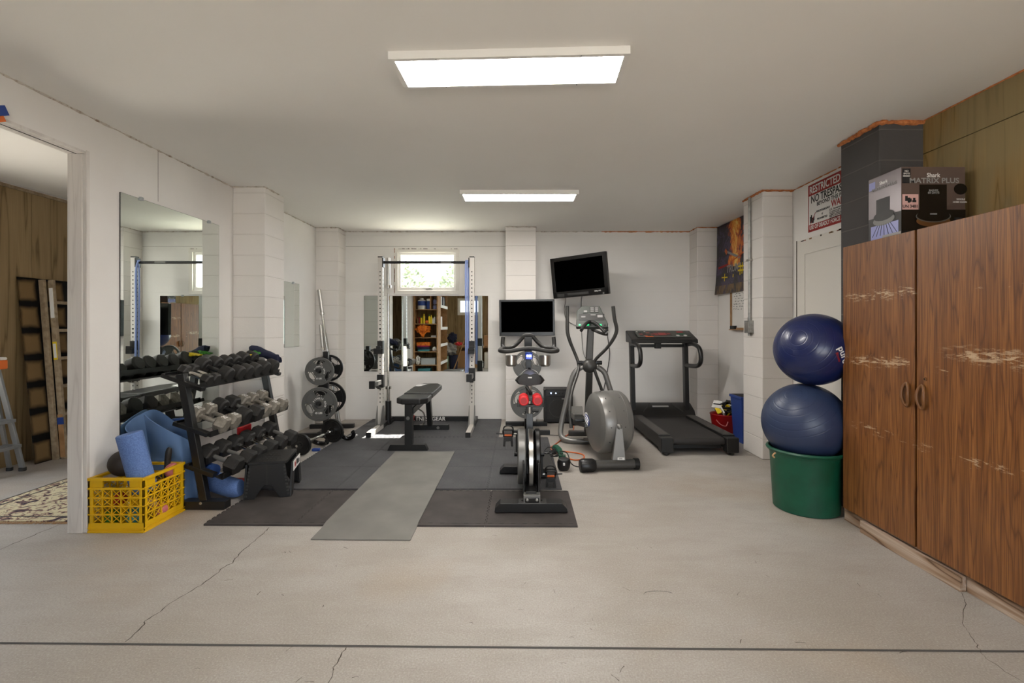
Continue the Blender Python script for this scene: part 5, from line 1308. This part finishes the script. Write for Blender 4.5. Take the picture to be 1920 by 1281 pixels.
# dock and round cleaner
M = axis_matrix((bx0+.185, by0-e*3, bz0+.105), (0, -1, 0), (0, 0, 1)) @ Matrix.Diagonal((1, .34, 1, 1))
b.lathe([(0, 0), (.1, 0)], 'saddle', M, 40); b.lathe([(.088, .0005), (.103, .0005)], 'grey_metal', M, 40)
M2 = M @ Matrix.Translation((0, -.08, .0002)); b.lathe([(.0, 0), (.10, 0)], 'handle_brown', M2, 40)
b.lathe([(0, .0009), (.097, .0009)], 'box_black', M @ Matrix.Translation((0, .012, 0)), 40)
fp(.165, .205, .115, .123, 'grey_print', 6)
fp(.004, .052, .30, .385, 'black_print', 3)
part('front_print', b, t)
b = MB()
def tx(s, x, z, size, m='white_print', sx=1, k=4): b.text(s, size, (bx0+x, by0-e*k, bz0+z), (1, 0, 0), (0, 0, 1), m, depth=.0002, sx=sx)
tx('Shark', .185, .345, .034); tx('MATRIX PLUS', .19, .313, .042, 'grey_print', 1.15); tx('60 DAYS', .186, .243, .018, 'grey_print'); tx('BAGLESS', .186, .257, .014, 'grey_print')
tx('NO', .028, .37, .014); tx('SPOTS', .028, .355, .013); tx('MISSED', .028, .341, .013)
tx('WHOLE', .345, .205, .014); tx('HOME CLEAN', .34, .188, .013)
part('front_lettering', b, t)
b = MB(); fp(.004, .098, .145, .235, 'label_pink', 3)
b.text('UN 3481', .024, (bx0+.05, by0-e*4, bz0+.163), (1, 0, 0), (0, 0, 1), 'black_print', depth=.0002)
for q in ((.02, .035, .195, .225), (.035, .05, .185, .215), (.05, .058, .19, .21), (.062, .085, .188, .2), (.066, .08, .2, .214)): fp(q[0], q[1], q[2], q[3], 'black_print', 4)
part('hazard_label', b, t, label='pink shipping label')
b = MB()
def sp_(y0, y1, z0, z1, m, k=1): b.box(bx0-e*k, bx0-e*k+.0006, by0+y0, by0+y1, bz0+z0, bz0+z1, m)
sp_(0, .255, .14, .393, 'box_silver'); sp_(0, .255, 0, .14, 'dark_grey'); sp_(.02, .235, .0, .09, 'box_lilac', 2); sp_(0, .14, 0, .02, 'grey_print', 3)
for k in range(7): b.bar((bx0-e*3, by0+.03+.032*k, bz0+.022), (bx0-e*3, by0+.08+.016*k, bz0+.09), .0012, .003, 'dark_grey', up=(1, 0, 0))
M = axis_matrix((bx0-e*4, by0+.13, bz0+.115), (-1, 0, 0), (0, 0, 1)) @ Matrix.Diagonal((1, .38, 1, 1))
b.lathe([(0, 0), (.085, 0)], 'grey_metal', M, 36); b.lathe([(0, .0006), (.08, .0006)], 'dark_grey', M @ Matrix.Translation((0, .07, 0)), 36)
sp_(.085, .19, .13, .25, 'dark_grey', 3); sp_(.20, .25, .32, .37, 'box_lilac', 2)
b.text('Shark', .028, (bx0-e*5, by0+.13, bz0+.345), (0, -1, 0), (0, 0, 1), 'white_print', depth=.0002); b.text('MATRIX PLUS', .026, (bx0-e*5, by0+.13, bz0+.318), (0, -1, 0), (0, 0, 1), 'grey_print', depth=.0002, sx=1.2)
part('side_print', b, t)

# ================================================================= exercise balls on the green tub
tc_ = V((2.117, 3.452))
t = thing('plastic_tub', 'round dark green plastic tub holding the lower exercise ball, beside the cabinet', 'tub', (tc_.x, tc_.y, 0))
b = MB(); hr = .445
b.lathe([(0, 0), (.205, 0), (.214, .006), (.236, hr-.05), (.238, hr-.045), (.242, hr-.03), (.256, hr-.022), (.262, hr-.01), (.256, hr), (.244, hr+.001), (.236, hr-.012), (.232, hr-.05), (.208, .012), (0, .010)], 'green_plastic', Matrix.Translation((tc_.x, tc_.y, 0)), 72); part('tub_body', b, t)
b = MB(); b.tube([(tc_.x-.255, tc_.y-.06, hr-.025), (tc_.x-.275, tc_.y-.06, hr-.045), (tc_.x-.262, tc_.y-.06, hr-.06)], .006, 'light_wood', n=8, res=4); part('rope_end', b, t)
def ball(c, r, m, tiltd, label, sq=1.0, lo=None):
    t = thing('exercise_ball', label, 'exercise ball', c); b = MB()
    prof = []; n = 300
    for k in range(n+1):
        a = -PI/2+PI*k/n; rr = r*math.cos(a); z = r*math.sin(a)
        deg = abs(math.degrees(a)); gr = 1.0
        for g_ in (22, 32, 42, 52, 61, 70, 78): 
            if abs(deg-g_) < .4: gr = .9965
        prof.append((max(0, rr*gr), z*sq*gr))
    prof[0] = (0, -r*sq); prof[-1] = (0, r*sq)
    b.lathe(prof, m, Matrix.Translation(c) @ Euler(tiltd).to_matrix().to_4x4(), 72); part('ball_skin', b, t, angle=60); return t
c1 = V((2.122, 3.478, .625)); r1 = .286
ball(c1, r1, 'ball_grey_blue', (.35, -.55, 0), 'dusty blue exercise ball resting in the green tub, below the other ball', .985)
c2 = V((2.165, 3.44, 1.165)); r2 = .262
t = ball(c2, r2, 'ball_blue', (.3, -1.2, .3), 'shiny dark blue exercise ball balanced on top of the lower ball', .985)
dirn = V((.17, -1.0, -.10)).normalized(); xx, yy, _ = frame(-dirn, (0, 0, 1)); xd = V((1, .12, .0)); up = V((0, 0, 1))
b = MB(); R_ = Matrix.Rotation(-1.15, 3, dirn)
b.text('pure', .066, c2+dirn*(r2*1.002), R_ @ V((1, .12, 0)), R_ @ V((0, 0, 1)), 'white_print', depth=.0006); part('lettering', b, t)
b = MB(); b.text('fitness', .028, c2+dirn*(r2*1.002)+R_ @ V((0, 0, -.04)), R_ @ V((1, .12, 0)), R_ @ V((0, 0, 1)), 'red_print', depth=.0006); part('small_lettering', b, t)
for o in [o for o in t.children if 'lettering' in o.name]:      # wrap the print onto the skin
    for v in o.data.vertices:
        d_ = v.co.normalized(); v.co = d_*(r2*1.0025)

# ================================================================= things on the right wall
t = thing('warning_sign', 'white and red no-trespassing sign on the right wall above the old white door', 'sign', (RIGHT, 4.12, 2.44))
sy0, sy1, sz0, sz1 = 3.78, 4.449, 2.222, 2.664; X = RIGHT-.004
b = MB(); b.box(X, RIGHT, sy0, sy1, sz0, sz1, 'red_print'); b.box(X-.0006, X, sy0+.012, sy1-.012, sz0+.012, sz1-.012, 'white_print'); part('plate', b, t)
b = MB(); b.box(X-.0012, X-.0006, sy0+.01, sy1-.01, sz1-.105, sz1-.01, 'red_print'); b.box(X-.0012, X-.0006, sy0+.01, sy1-.01, sz0+.01, sz0+.065, 'red_print'); part('red_band', b, t)
b = MB()
def sg(s, y, z, size, m, sx=1, al='LEFT', off=0): b.text(s, size, (X-.0018, sy1-y, sz1-z), (0, -1, 0), (0, 0, 1), m, al, .0003, sx); 
sg('RESTRICTED AREA', .022, .057, .095, 'white_print', .80); sg('NO TRESPASSING', .045, .148, .095, 'black_print', .78); sg('BEYOND THIS POINT', .13, .205, .048, 'black_print', .95)
sg('WARNING', .33, .258, .085, 'red_print', .8); sg('PHOTOGRAPHY', .125, .275, .026, 'black_print'); sg('IS', .20, .31, .022, 'black_print'); sg('PROHIBITED', .135, .345, .026, 'black_print')
sg('U.S. Government Property', .305, .302, .026, 'black_print')
for k, s in enumerate(('It is unlawful to enter this area', 'without permission of the', 'installation commander.', 'While on this installation all', 'personnel and property are', 'subject to search.')): sg(s, .305, .322+.0135*k, .0165, 'black_print')
sg('USE OF DEADLY FORCE AUTHORIZED', .022, .406, .052, 'white_print', .76)
part('lettering', b, t)
b = MB(); 
for q in ((.03, .06, .30, .36), (.06, .085, .315, .365), (.045, .06, .285, .31), (.085, .095, .30, .345)): b.box(X-.0014, X-.0006, sy1-q[1], sy1-q[0], sz1-q[3], sz1-q[2], 'black_print')
b.bar((X-.0016, sy1-.03, sz1-.385), (X-.0016, sy1-.11, sz1-.275), .006, .001, 'red_print', up=(1, 0, 0)); part('camera_symbol', b, t)

# poster hung by its top edge, loose at the far side
PC = V((2.735, 5.92, 2.26))
b = MB()
def post(u, v):
    y = 5.42+1.0*u; z = 1.765+.925*v
    bulge = .035*(u**3)*(1-.6*v)+.006*math.sin(5*v+3*u)+.02*(1-v)**2*(.3+.7*u)
    return (2.748-bulge, y, z-.0*u)
b.grid(post, 30, 30, 'poster_print', .0015)
t = thing('wall_poster', 'dark glossy poster with orange flames hung high on the far right wall', 'poster', PC); part('printed_sheet', b, t)
b = MB()
def on(y, z, dx=.003): u = (y-5.42); v = (z-1.765)/.925; p = post(u, v); return V((p[0]-dx, y, z))
b.text('TRUMP', .13, on(5.95, 2.075, .006), (.04, -1, 0), (0, .22, 1), 'grey_print', shear=.2, depth=.0005, sx=.9); part('lettering', b, t)
b = MB()
for (ya, za, yb, zb, w_) in ((5.72, 1.98, 5.72, 2.12, .02), (5.77, 1.97, 5.77, 2.11, .02), (5.66, 2.07, 5.83, 2.08, .02), (5.66, 2.02, 5.83, 2.03, .02), (6.18, 1.93, 6.18, 2.03, .016), (6.10, 1.975, 6.26, 1.985, .016), (5.95, 1.96, 5.95, 2.0, .02)):
    b.bar(on(ya, za, .005), on(yb, zb, .005), w_, .001, 'yellow', up=(1, 0, 0))
part('emblem', b, t, label='yellow cross-shaped marks')
b = MB(); b.bar(on(6.17, 2.32, .005), on(5.80, 2.19, .005), .03, .001, 'grey_print', up=(1, 0, 0)); b.bar(on(6.19, 2.345, .006), on(6.14, 2.29, .006), .05, .001, 'amber', up=(1, 0, 0)); b.bar(on(6.0, 2.17, .006), on(5.6, 2.26, .006), .016, .001, 'orange_cord', up=(1, 0, 0)); b.bar(on(6.36, 2.12, .006), on(6.1, 2.14, .006), .03, .001, 'red_print', up=(1, 0, 0)); part('gun_barrel', b, t)

t = thing('whiteboard', 'small wood-framed whiteboard with notes under the poster on the right wall', 'whiteboard', (RIGHT, 5.7, 1.3))
b = MB(); b.box(RIGHT-.012, RIGHT, 5.40, 6.03, 1.305, 1.80, 'white_plastic'); part('board', b, t)
b = MB(); b.box(RIGHT-.022, RIGHT, 6.01, 6.05, 1.29, 1.80, 'light_wood'); b.box(RIGHT-.022, RIGHT, 5.38, 6.05, 1.29, 1.32, 'light_wood'); b.box(RIGHT-.05, RIGHT-.01, 5.40, 6.02, 1.29, 1.30, 'light_wood'); part('frame', b, t)
b = MB(); random.seed(2)
for k in range(7):
    z = 1.745-.032*k; y = 5.98-random.uniform(0, .06)
    while y > 5.72: 
        w_ = random.uniform(.02, .06); P_ = [(RIGHT-.0135, y-w_*j/4, z+random.uniform(-.008, .008)) for j in range(5)]; b.tube(P_, .0022, 'black_print', n=4); y -= w_+random.uniform(.02, .05)
part('handwriting', b, t)
b = MB(); b.box(RIGHT-.048, RIGHT-.013, 5.88, 6.0, 1.301, 1.345, 'black_plastic'); single('board_eraser', b, 'black eraser on the ledge of the small whiteboard', 'eraser', (RIGHT-.03, 5.94, 1.30), .004)

t = thing('conduit', 'grey metal conduit running down the right pillar to a small box', 'conduit', (2.44, 4.92, 1.3))
b = MB(); b.cyl((2.432, 4.925, 1.40), (2.432, 4.925, 2.685), .0145, 'galvanized', n=16); part('pipe', b, t)
b = MB(); b.box(2.41, 2.451, 4.895, 4.955, 2.02, 2.04, 'steel'); part('strap', b, t)
b = MB(); b.box(2.40, 2.451, 4.872, 4.978, 1.265, 1.395, 'galvanized'); b.cyl((2.432, 4.925, 1.39), (2.432, 4.925, 1.43), .02, 'galvanized', n=14); b.cyl((2.43, 4.925, 1.235), (2.43, 4.925, 1.27), .016, 'galvanized', n=14); b.box(2.397, 2.401, 4.885, 4.965, 1.28, 1.38, 'steel'); part('junction_box', b, t, .003)

# bins in the nook
t = thing('waste_bin', 'tall blue plastic bin in the nook behind the right pillar', 'bin', (2.59, 5.44, 0))
b = MB(); b.boxm(Matrix.Translation((2.63, 5.44, .255)), .16, .22, .51, 'blue_plastic', 1.3, 1.25); b.box(2.515, 2.745, 5.29, 5.59, .505, .535, 'blue_plastic'); b.boxm(Matrix.Translation((2.63, 5.44, .5365)), .19, .26, .004, 'hole_dark'); part('bin_body', b, t, .012)
t = thing('bucket', 'red plastic bucket of rolled straps next to the blue bin', 'bucket', (2.545, 5.80, 0))
b = MB(); b.lathe([(0, 0), (.112, 0), (.12, .01), (.158, .245), (.166, .255), (.160, .262), (.150, .25), (.112, .02), (0, .018)], 'red_plastic', Matrix.Translation((2.545, 5.80, 0)), 40); part('bucket_body', b, t)
b = MB(); b.tube([(2.41, 5.70, .20), (2.43, 5.63, .16), (2.49, 5.62, .14), (2.52, 5.63, .19)], .006, 'pink', n=8, res=5); part('bucket_handle', b, t)
random.seed(6)
for k in range(14):
    a = random.uniform(0, 6.28); r = random.uniform(.02, .10); x = 2.545+r*math.cos(a); y = 5.80+r*math.sin(a); m, c = random.choice([('black_plastic', 'black'), ('yellow', 'yellow'), ('white_print', 'white'), ('black_plastic', 'black')])
    b = MB(); M = Matrix.Translation((x, y, .27+.008*k)) @ Euler((random.uniform(.2, 1.2), random.uniform(-.8, .8), a)).to_matrix().to_4x4(); b.boxm(M, .13, .016, .10, m); b.boxm(M, .11, .018, .02, random.choice(['yellow', 'black_print', 'white_print']))
    single('packaged_strap', b, f'{c} packet sticking out of the red bucket', 'packet', (x, y, .22), .004, 'packets in the red bucket')
# ================================================================= room through the doorway
b = MB(); M = axis_matrix((-3.40, 3.72, .002), (0, 0, 1), (0, 1, 0)); 
b.box(-3.93, -2.93, 3.19, 4.75, .001, .010, 'rug'); 
t = thing('area_rug', 'patterned cream and dark oriental rug on the floor through the doorway', 'rug', (-3.4, 3.9, 0)); part('pile', b, t)
b = MB()
for k in range(70): x = -3.92+.0141*k; b.bar((x, 3.19, .005), (x+random.uniform(-.006, .006), 3.16, .003), .006, .003, 'light_wood')
part('fringe', b, t)
b = MB()
for q in ((-3.93, -3.915, 3.19, 4.75), (-2.945, -2.93, 3.19, 4.75), (-3.84, -3.825, 3.3, 4.64), (-3.93, -2.93, 3.26, 3.272)): b.box(q[0], q[1], q[2], q[3], .010, .0112, 'dark_grey')
part('border', b, t)
lean = .10
t = thing('sprayed_panel', 'tall plywood panel with black sprayed bars leaning on the far plywood wall', 'panel', (-4.72, 4.95, 0))
b = MB(); b.bar((-4.66, 4.95, .0), (-4.835, 4.95, 1.815), .84, .012, 'sprayed_panel', up=(1, 0, .1)); part('sheet', b, t)
t = thing('wooden_ladder', 'old weathered wooden ladder leaning against the black sprayed panel', 'ladder', (-4.55, 4.85, 0))
for y0, y1, m in ((4.70, 4.685, 'old_wood'), (4.735, 4.725, 'old_wood')):
    dx = 0 if y0 < 4.72 else .055
    b = MB(); b.bar((-4.625+dx, y0, .0), (-4.75+dx, y1, 1.80), .03, .05, m, up=(1, 0, 0)); part('rail', b, t, .003)
b = MB(); b.bar((-4.571, 4.717, .02), (-4.600, 4.715, .45), .006, .052, 'shelf_wood', up=(1, 0, 0)); part('repair_board', b, t, .002)
b = MB(); b.bar((-4.592, 4.714, .35), (-4.597, 4.714, .42), .012, .056, 'blue_plastic', up=(1, 0, 0)); part('blue_tape', b, t)
b = MB(); b.bar((-4.667, 4.709, 1.42), (-4.688, 4.709, 1.72), .004, .036, 'white_print', up=(1, 0, 0)); part('sticker', b, t, label='white paper sticker')
b = MB(); b.bar((-4.638, 4.711, 1.0), (-4.651, 4.710, 1.18), .004, .038, 'yellow', up=(1, 0, 0)); b.bar((-4.639, 4.709, 1.02), (-4.650, 4.708, 1.16), .004, .028, 'white_print', up=(1, 0, 0)); part('sticker', b, t, label='yellow and white warning sticker')
for k in range(6):
    f_ = (k+.6)/6.4; x = -4.57-.125*f_; ya = 4.74-.0*f_
    b = MB(); b.box(x-.02, x+.02, ya, ya+.42, 1.8*f_-.015, 1.8*f_+.015, 'old_wood'); part('rung', b, t, .002)
b = MB(); b.bar((-4.57, 5.17, .0), (-4.695, 5.16, 1.80), .03, .05, 'old_wood', up=(1, 0, 0)); part('rail', b, t, .003)
t = thing('step_ladder', 'grey metal step ladder with an orange cap standing through the doorway', 'step ladder', (-4.55, 4.2, 0))
A = 'aluminium'
for y, in ((4.0,), (4.28,)):
    b = MB(); xa = -4.52 if y < 4.12 else -4.56
    b.bar((-4.58, y+.06, .02), (-4.60, y-.14 if y > 4.12 else y+.0, .98), .022, .045, A, up=(1, 0, 0)); b.cyl((-4.58, y+.06, 0), (-4.58, y+.06, .03), .028, 'black_rubber', n=12); part('leg', b, t, .003)
b = MB(); b.bar((-4.70, 4.34, .02), (-4.62, 4.12, .96), .022, .035, A, up=(1, 0, 0)); b.cyl((-4.70, 4.34, 0), (-4.70, 4.34, .03), .025, 'black_rubber', n=12); part('leg', b, t, .003)
for z, y0 in ((.26, .035), (.50, .06)):
    b = MB(); yb = 4.34-.2*(z/.98)
    for k in range(5): b.box(-4.66+.028*k, -4.642+.028*k, 3.92, yb, z-.012, z, A)
    b.box(-4.67, -4.53, 3.92, yb, z-.03, z-.012, A); part('tread', b, t, .002)
b = MB(); b.box(-4.67, -4.55, 3.86, 4.19, .955, 1.035, 'orange_plastic'); b.box(-4.67, -4.55, 3.86, 4.185, 1.035, 1.06, 'white_plastic'); part('top_cap', b, t, .008, label='orange and white top cap')
t = thing('small_box', 'small blue and orange box hung at the top of the doorway', 'box', (LEFT+.03, 2.50, 2.45))
b = MB(); b.boxm(Matrix.Translation((LEFT+.0205, 2.47, 2.465)) @ Matrix.Rotation(.5, 4, 'X'), .04, .12, .05, 'blue_plastic'); part('blue_face', b, t)
b = MB(); b.boxm(Matrix.Translation((LEFT+.0205, 2.485, 2.43)) @ Matrix.Rotation(.5, 4, 'X'), .04, .06, .03, 'orange_plastic'); part('orange_face', b, t)

# ================================================================= storage behind the viewer, seen in the back mirror
t = thing('storage_shelf', 'tall brown wooden shelf of supplies reflected in the back mirror', 'shelf', (-2.45, .82, 0))
SY0, SY1, SX0, SX1 = .55, 1.0, -2.775, -2.12
sw = 'shelf_wood'
for x in (SX0, SX1-.035):
    b = MB(); b.box(x, x+.035, SY0, SY1, 0, 2.3, sw); part('side', b, t, .002)
b = MB(); b.box(SX0, SX1, SY0, SY0+.012, 0, 2.3, 'brown_plywood'); part('back', b, t)
zs = [.10, .32, .675, 1.05, 1.415, 1.80, 2.28]
for z in zs:
    b = MB(); b.box(SX0+.035, SX1-.035, SY0+.012, SY1, z-.02, z, sw); b.box(SX0+.035, SX1-.035, SY1, SY1+.004, z-.02, z, 'light_wood'); part('shelf_board', b, t)
b = MB(); b.box(-2.335, -2.315, SY0+.02, SY1, 1.80, 2.26, sw); part('divider', b, t)
def item(name, b, label, cat, loc, group=None): return single(name, b, label, cat, loc, .003, group)
def can(x, y, z, r, h, m, cap=None):
    b = MB(); b.lathe([(0, 0), (r, 0), (r, h*.78), (r*.45, h*.88), (r*.4, h), (0, h)], m, Matrix.Translation((x, y, z)), 18)
    if cap: b.lathe([(0, 0), (r*.55, 0), (r*.5, h*.16), (0, h*.16)], cap, Matrix.Translation((x, y, z+h*.88)), 14)
    return b
b = can(-2.58, .84, 1.80, .11, .30, 'white_print'); b.lathe([(.112, .1), (.112, .22)], 'blue_plastic', Matrix.Translation((-2.58, .84, 1.80)), 18); item('storage_tin', b, 'white tub with a blue band on the top reflected shelf', 'tub', (-2.58, .84, 1.80))
b = MB(); b.box(-2.44, -2.345, .76, .9, 1.80, 2.02, 'blue_plastic'); b.box(-2.44, -2.345, .76, .9, 2.02, 2.08, 'white_print'); item('storage_carton', b, 'blue and white carton on the top reflected shelf', 'carton', (-2.39, .83, 1.80))
for k, z in enumerate((1.80, 1.94)):
    b = can(-2.23, .86, z, .05, .13, 'box_lilac'); item('storage_tin', b, ['lower', 'upper'][k]+' lilac tin stacked on the top reflected shelf', 'tin', (-2.23, .86, z))
for x, h, r, m, cap, c in ((-2.68, .17, .022, 'handle_brown', 'red_plastic', 'brown'), (-2.63, .17, .022, 'red_print', 'red_plastic', 'dull red'), (-2.58, .18, .028, 'yellow', 'green', 'yellow-green'), (-2.51, .25, .030, 'yellow', 'yellow', 'tallest yellow'), (-2.365, .23, .028, 'yellow', 'green', 'yellow and green'), (-2.335+.02, .22, .022, 'yellow', 'yellow', 'slim yellow'), (-2.27, .15, .018, 'white_print', 'white_print', 'short white'), (-2.225, .21, .020, 'white_print', 'green', 'white and green')):
    item('spray_bottle', can(x, .90, 1.415, r, h, m, cap), f'{c} bottle on the reflected shelf of bottles', 'bottle', (x, .90, 1.415), 'bottles on the reflected shelf')
b = MB(); b.sphere((-2.43, .90, 1.46), .048, 'orange_plastic', 18, (1, 1, .95)); item('string_ball', b, 'orange ball among the bottles on the reflected shelf', 'ball', (-2.43, .9, 1.415))
random.seed(15)
def bundle(cx, cy, cz, wx, wy, hz, m, name, label, drop=0):
    b = MB()
    def f(u, v):
        a = 2*PI*u; q = PI*v; s = .82+.18*math.sin(5*a+3*q)+.10*math.sin(9*q+2*a)
        x = cx+wx*s*math.sin(q)*math.cos(a); y = cy+wy*s*math.sin(q)*math.sin(a); z = cz+hz*s*math.cos(q)
        if drop and math.sin(q)*math.sin(a) > .5: z -= drop*(math.sin(a)-.4)*max(0, 1-abs(x-cx)/wx*1.3)
        return (x, y, z)
    b.grid(f, 30, 18, m); return single(name, b, label, 'cloth', (cx, cy, cz-hz*.8))
bundle(-2.52, .94, 1.27, .225, .15, .125, 'orange_cloth', 'folded_tarp', 'bright orange crumpled cloth hanging off the reflected shelf', .26)
b = MB(); b.box(-2.31, -2.18, .78, .97, 1.05, 1.10, 'grey_print'); item('storage_carton', b, 'flat grey box at the right end of the third reflected shelf', 'box', (-2.25, .88, 1.05))
for z, m, c, w_ in ((.675, 'teal', 'teal', .15), (.735, 'navy_cloth', 'navy', .16), (.79, 'purple_cloth', 'crimson', .16), (.84, 'orange_cloth', 'orange', .18)):
    b = MB(); b.boxm(Matrix.Translation((-2.52, .86, z+.028)), w_*2, .26, .055 if m != 'orange_cloth' else .10, m); o = single('folded_blanket', b, f'{c} folded blanket in the pile on the reflected shelf', 'blanket', (-2.52, .86, z), .02)
bundle(-2.23, .88, .735, .07, .08, .06, 'white_print', 'cloth_bundle', 'black and white bundle beside the folded blankets')
b = MB(); b.box(-2.58, -2.2, .7, .96, .32, .48, 'clear_plastic'); b.box(-2.59, -2.19, .69, .97, .48, .50, 'grey_print'); item('storage_bin', b, 'clear plastic storage bin on the lower reflected shelf', 'bin', (-2.39, .83, .32))
bundle(-2.66, .95, .44, .07, .08, .12, 'white_print', 'cloth_bundle', 'white cloth hanging from the lower reflected shelf')
b = MB(); b.box(-2.66, -2.33, .68, .97, .10, .22, 'teal'); item('storage_bin', b, 'teal box on the lowest reflected shelf', 'bin', (-2.5, .82, .10))
t = thing('storage_shelf', 'second wooden shelf with white edges, further back in the mirror', 'shelf', (-2.45, -.1, 0))
for y in (-.75, .51):
    b = MB(); b.box(-2.775, -2.14, y, y+.03, 0, 2.4, sw); part('side', b, t)
for z in (.35, .85, 1.32, 1.93, 2.38):
    b = MB(); b.box(-2.775, -2.14, -.72, .51, z-.02, z, sw); b.box(-2.14, -2.125, -.74, .54, z-.07, z+.01, 'white_print'); part('shelf_board', b, t)
b = MB(); b.box(-2.35, -2.15, .1, .42, 1.32, 1.62, 'white_print'); item('storage_carton', b, 'white box on the white-edged reflected shelf', 'box', (-2.25, .25, 1.32))
item('spray_bottle', can(-2.25, .3, 1.62, .035, .16, 'white_print', 'red_plastic'), 'white bottle standing on the white box in the mirror', 'bottle', (-2.25, .3, 1.62))
random.seed(31)
for k in range(6):
    y = -.6+.19*k; m, c = [('black_print', 'black'), ('grey_print', 'grey'), ('navy_cloth', 'navy'), ('white_print', 'white'), ('label_pink', 'pink'), ('dark_grey', 'dark grey')][k]
    b = MB(); b.boxm(Matrix.Translation((-2.32, y, 2.07)) @ Matrix.Rotation(random.uniform(-.2, .2), 4, 'X'), .26, .14, .26, m); item('storage_carton', b, f'{c} carton on top of the white-edged reflected shelf', 'carton', (-2.32, y, 1.93))
t = thing('work_bench', 'low brown workbench by the rear plywood wall in the mirror', 'bench', (-1.35, -1.9, 0))
b = MB(); b.box(-2.0, -.6, -2.36, -1.55, .66, .72, 'light_wood'); part('bench_top', b, t)
for x in (-1.96, -.68):
    for y in (-2.3, -1.62):
        b = MB(); b.box(x, x+.07, y, y+.07, 0, .66, 'light_wood'); part('leg', b, t)
b = MB(); b.box(-1.9, -1.2, -2.3, -1.7, 0, .55, 'cardboard'); item('storage_carton', b, 'big brown cardboard box under the reflected workbench', 'box', (-1.55, -2.0, 0))
b = MB(); b.box(-1.1, -.62, -2.3, -1.7, .72, 1.05, 'cardboard'); item('storage_carton', b, 'brown cardboard box on the reflected workbench', 'box', (-.86, -2, .72))
b = MB(); b.box(-1.08, -.70, -2.25, -1.7, 0, .5, 'white_paint'); item('storage_carton', b, 'pale box under the right end of the reflected workbench', 'box', (-.9, -2, 0))
b = MB(); b.bar((-1.98, -1.0, .0), (-1.62, -1.35, 1.12), .03, .03, 'shelf_wood'); item('broom_handle', b, 'wooden pole leaning in the reflected corner', 'pole', (-1.98, -1.0, 0))
for x, y, r, h, m, c in ((-2.3, -1.1, .16, .42, 'pale_green', 'pale green'), (-2.0, -1.15, .14, .45, 'navy_cloth', 'navy'), (-2.5, -1.6, .17, .5, 'light_wood', 'tan')):
    b = MB(); b.lathe([(0, 0), (r*.85, 0), (r, h), (r*.95, h), (r*.8, .02), (0, .02)], m, Matrix.Translation((x, y, 0)), 24); single('storage_bucket', b, f'{c} bucket on the floor by the rear wall in the mirror', 'bucket', (x, y, 0))
bundle(-2.12, -1.2, .62, .24, .2, .2, 'grey_print', 'cloth_bundle', 'grey heap of gear on the reflected buckets')
bundle(-2.05, -1.25, .98, .16, .14, .17, 'navy_cloth', 'cloth_bundle', 'navy bag on top of the reflected heap')
bundle(-1.84, -1.2, .80, .12, .1, .06, 'red_rubber', 'cloth_bundle', 'red bundle at the side of the reflected heap')
b = MB(); b.tube([(-2.5, -.85, .0), (-2.38, -.95, .5), (-2.25, -.9, .95), (-2.15, -.85, 1.1)], .02, 'grey_print', n=8, res=5); item('vacuum_hose', b, 'pale hose standing against the reflected shelf end', 'hose', (-2.5, -.85, 0))
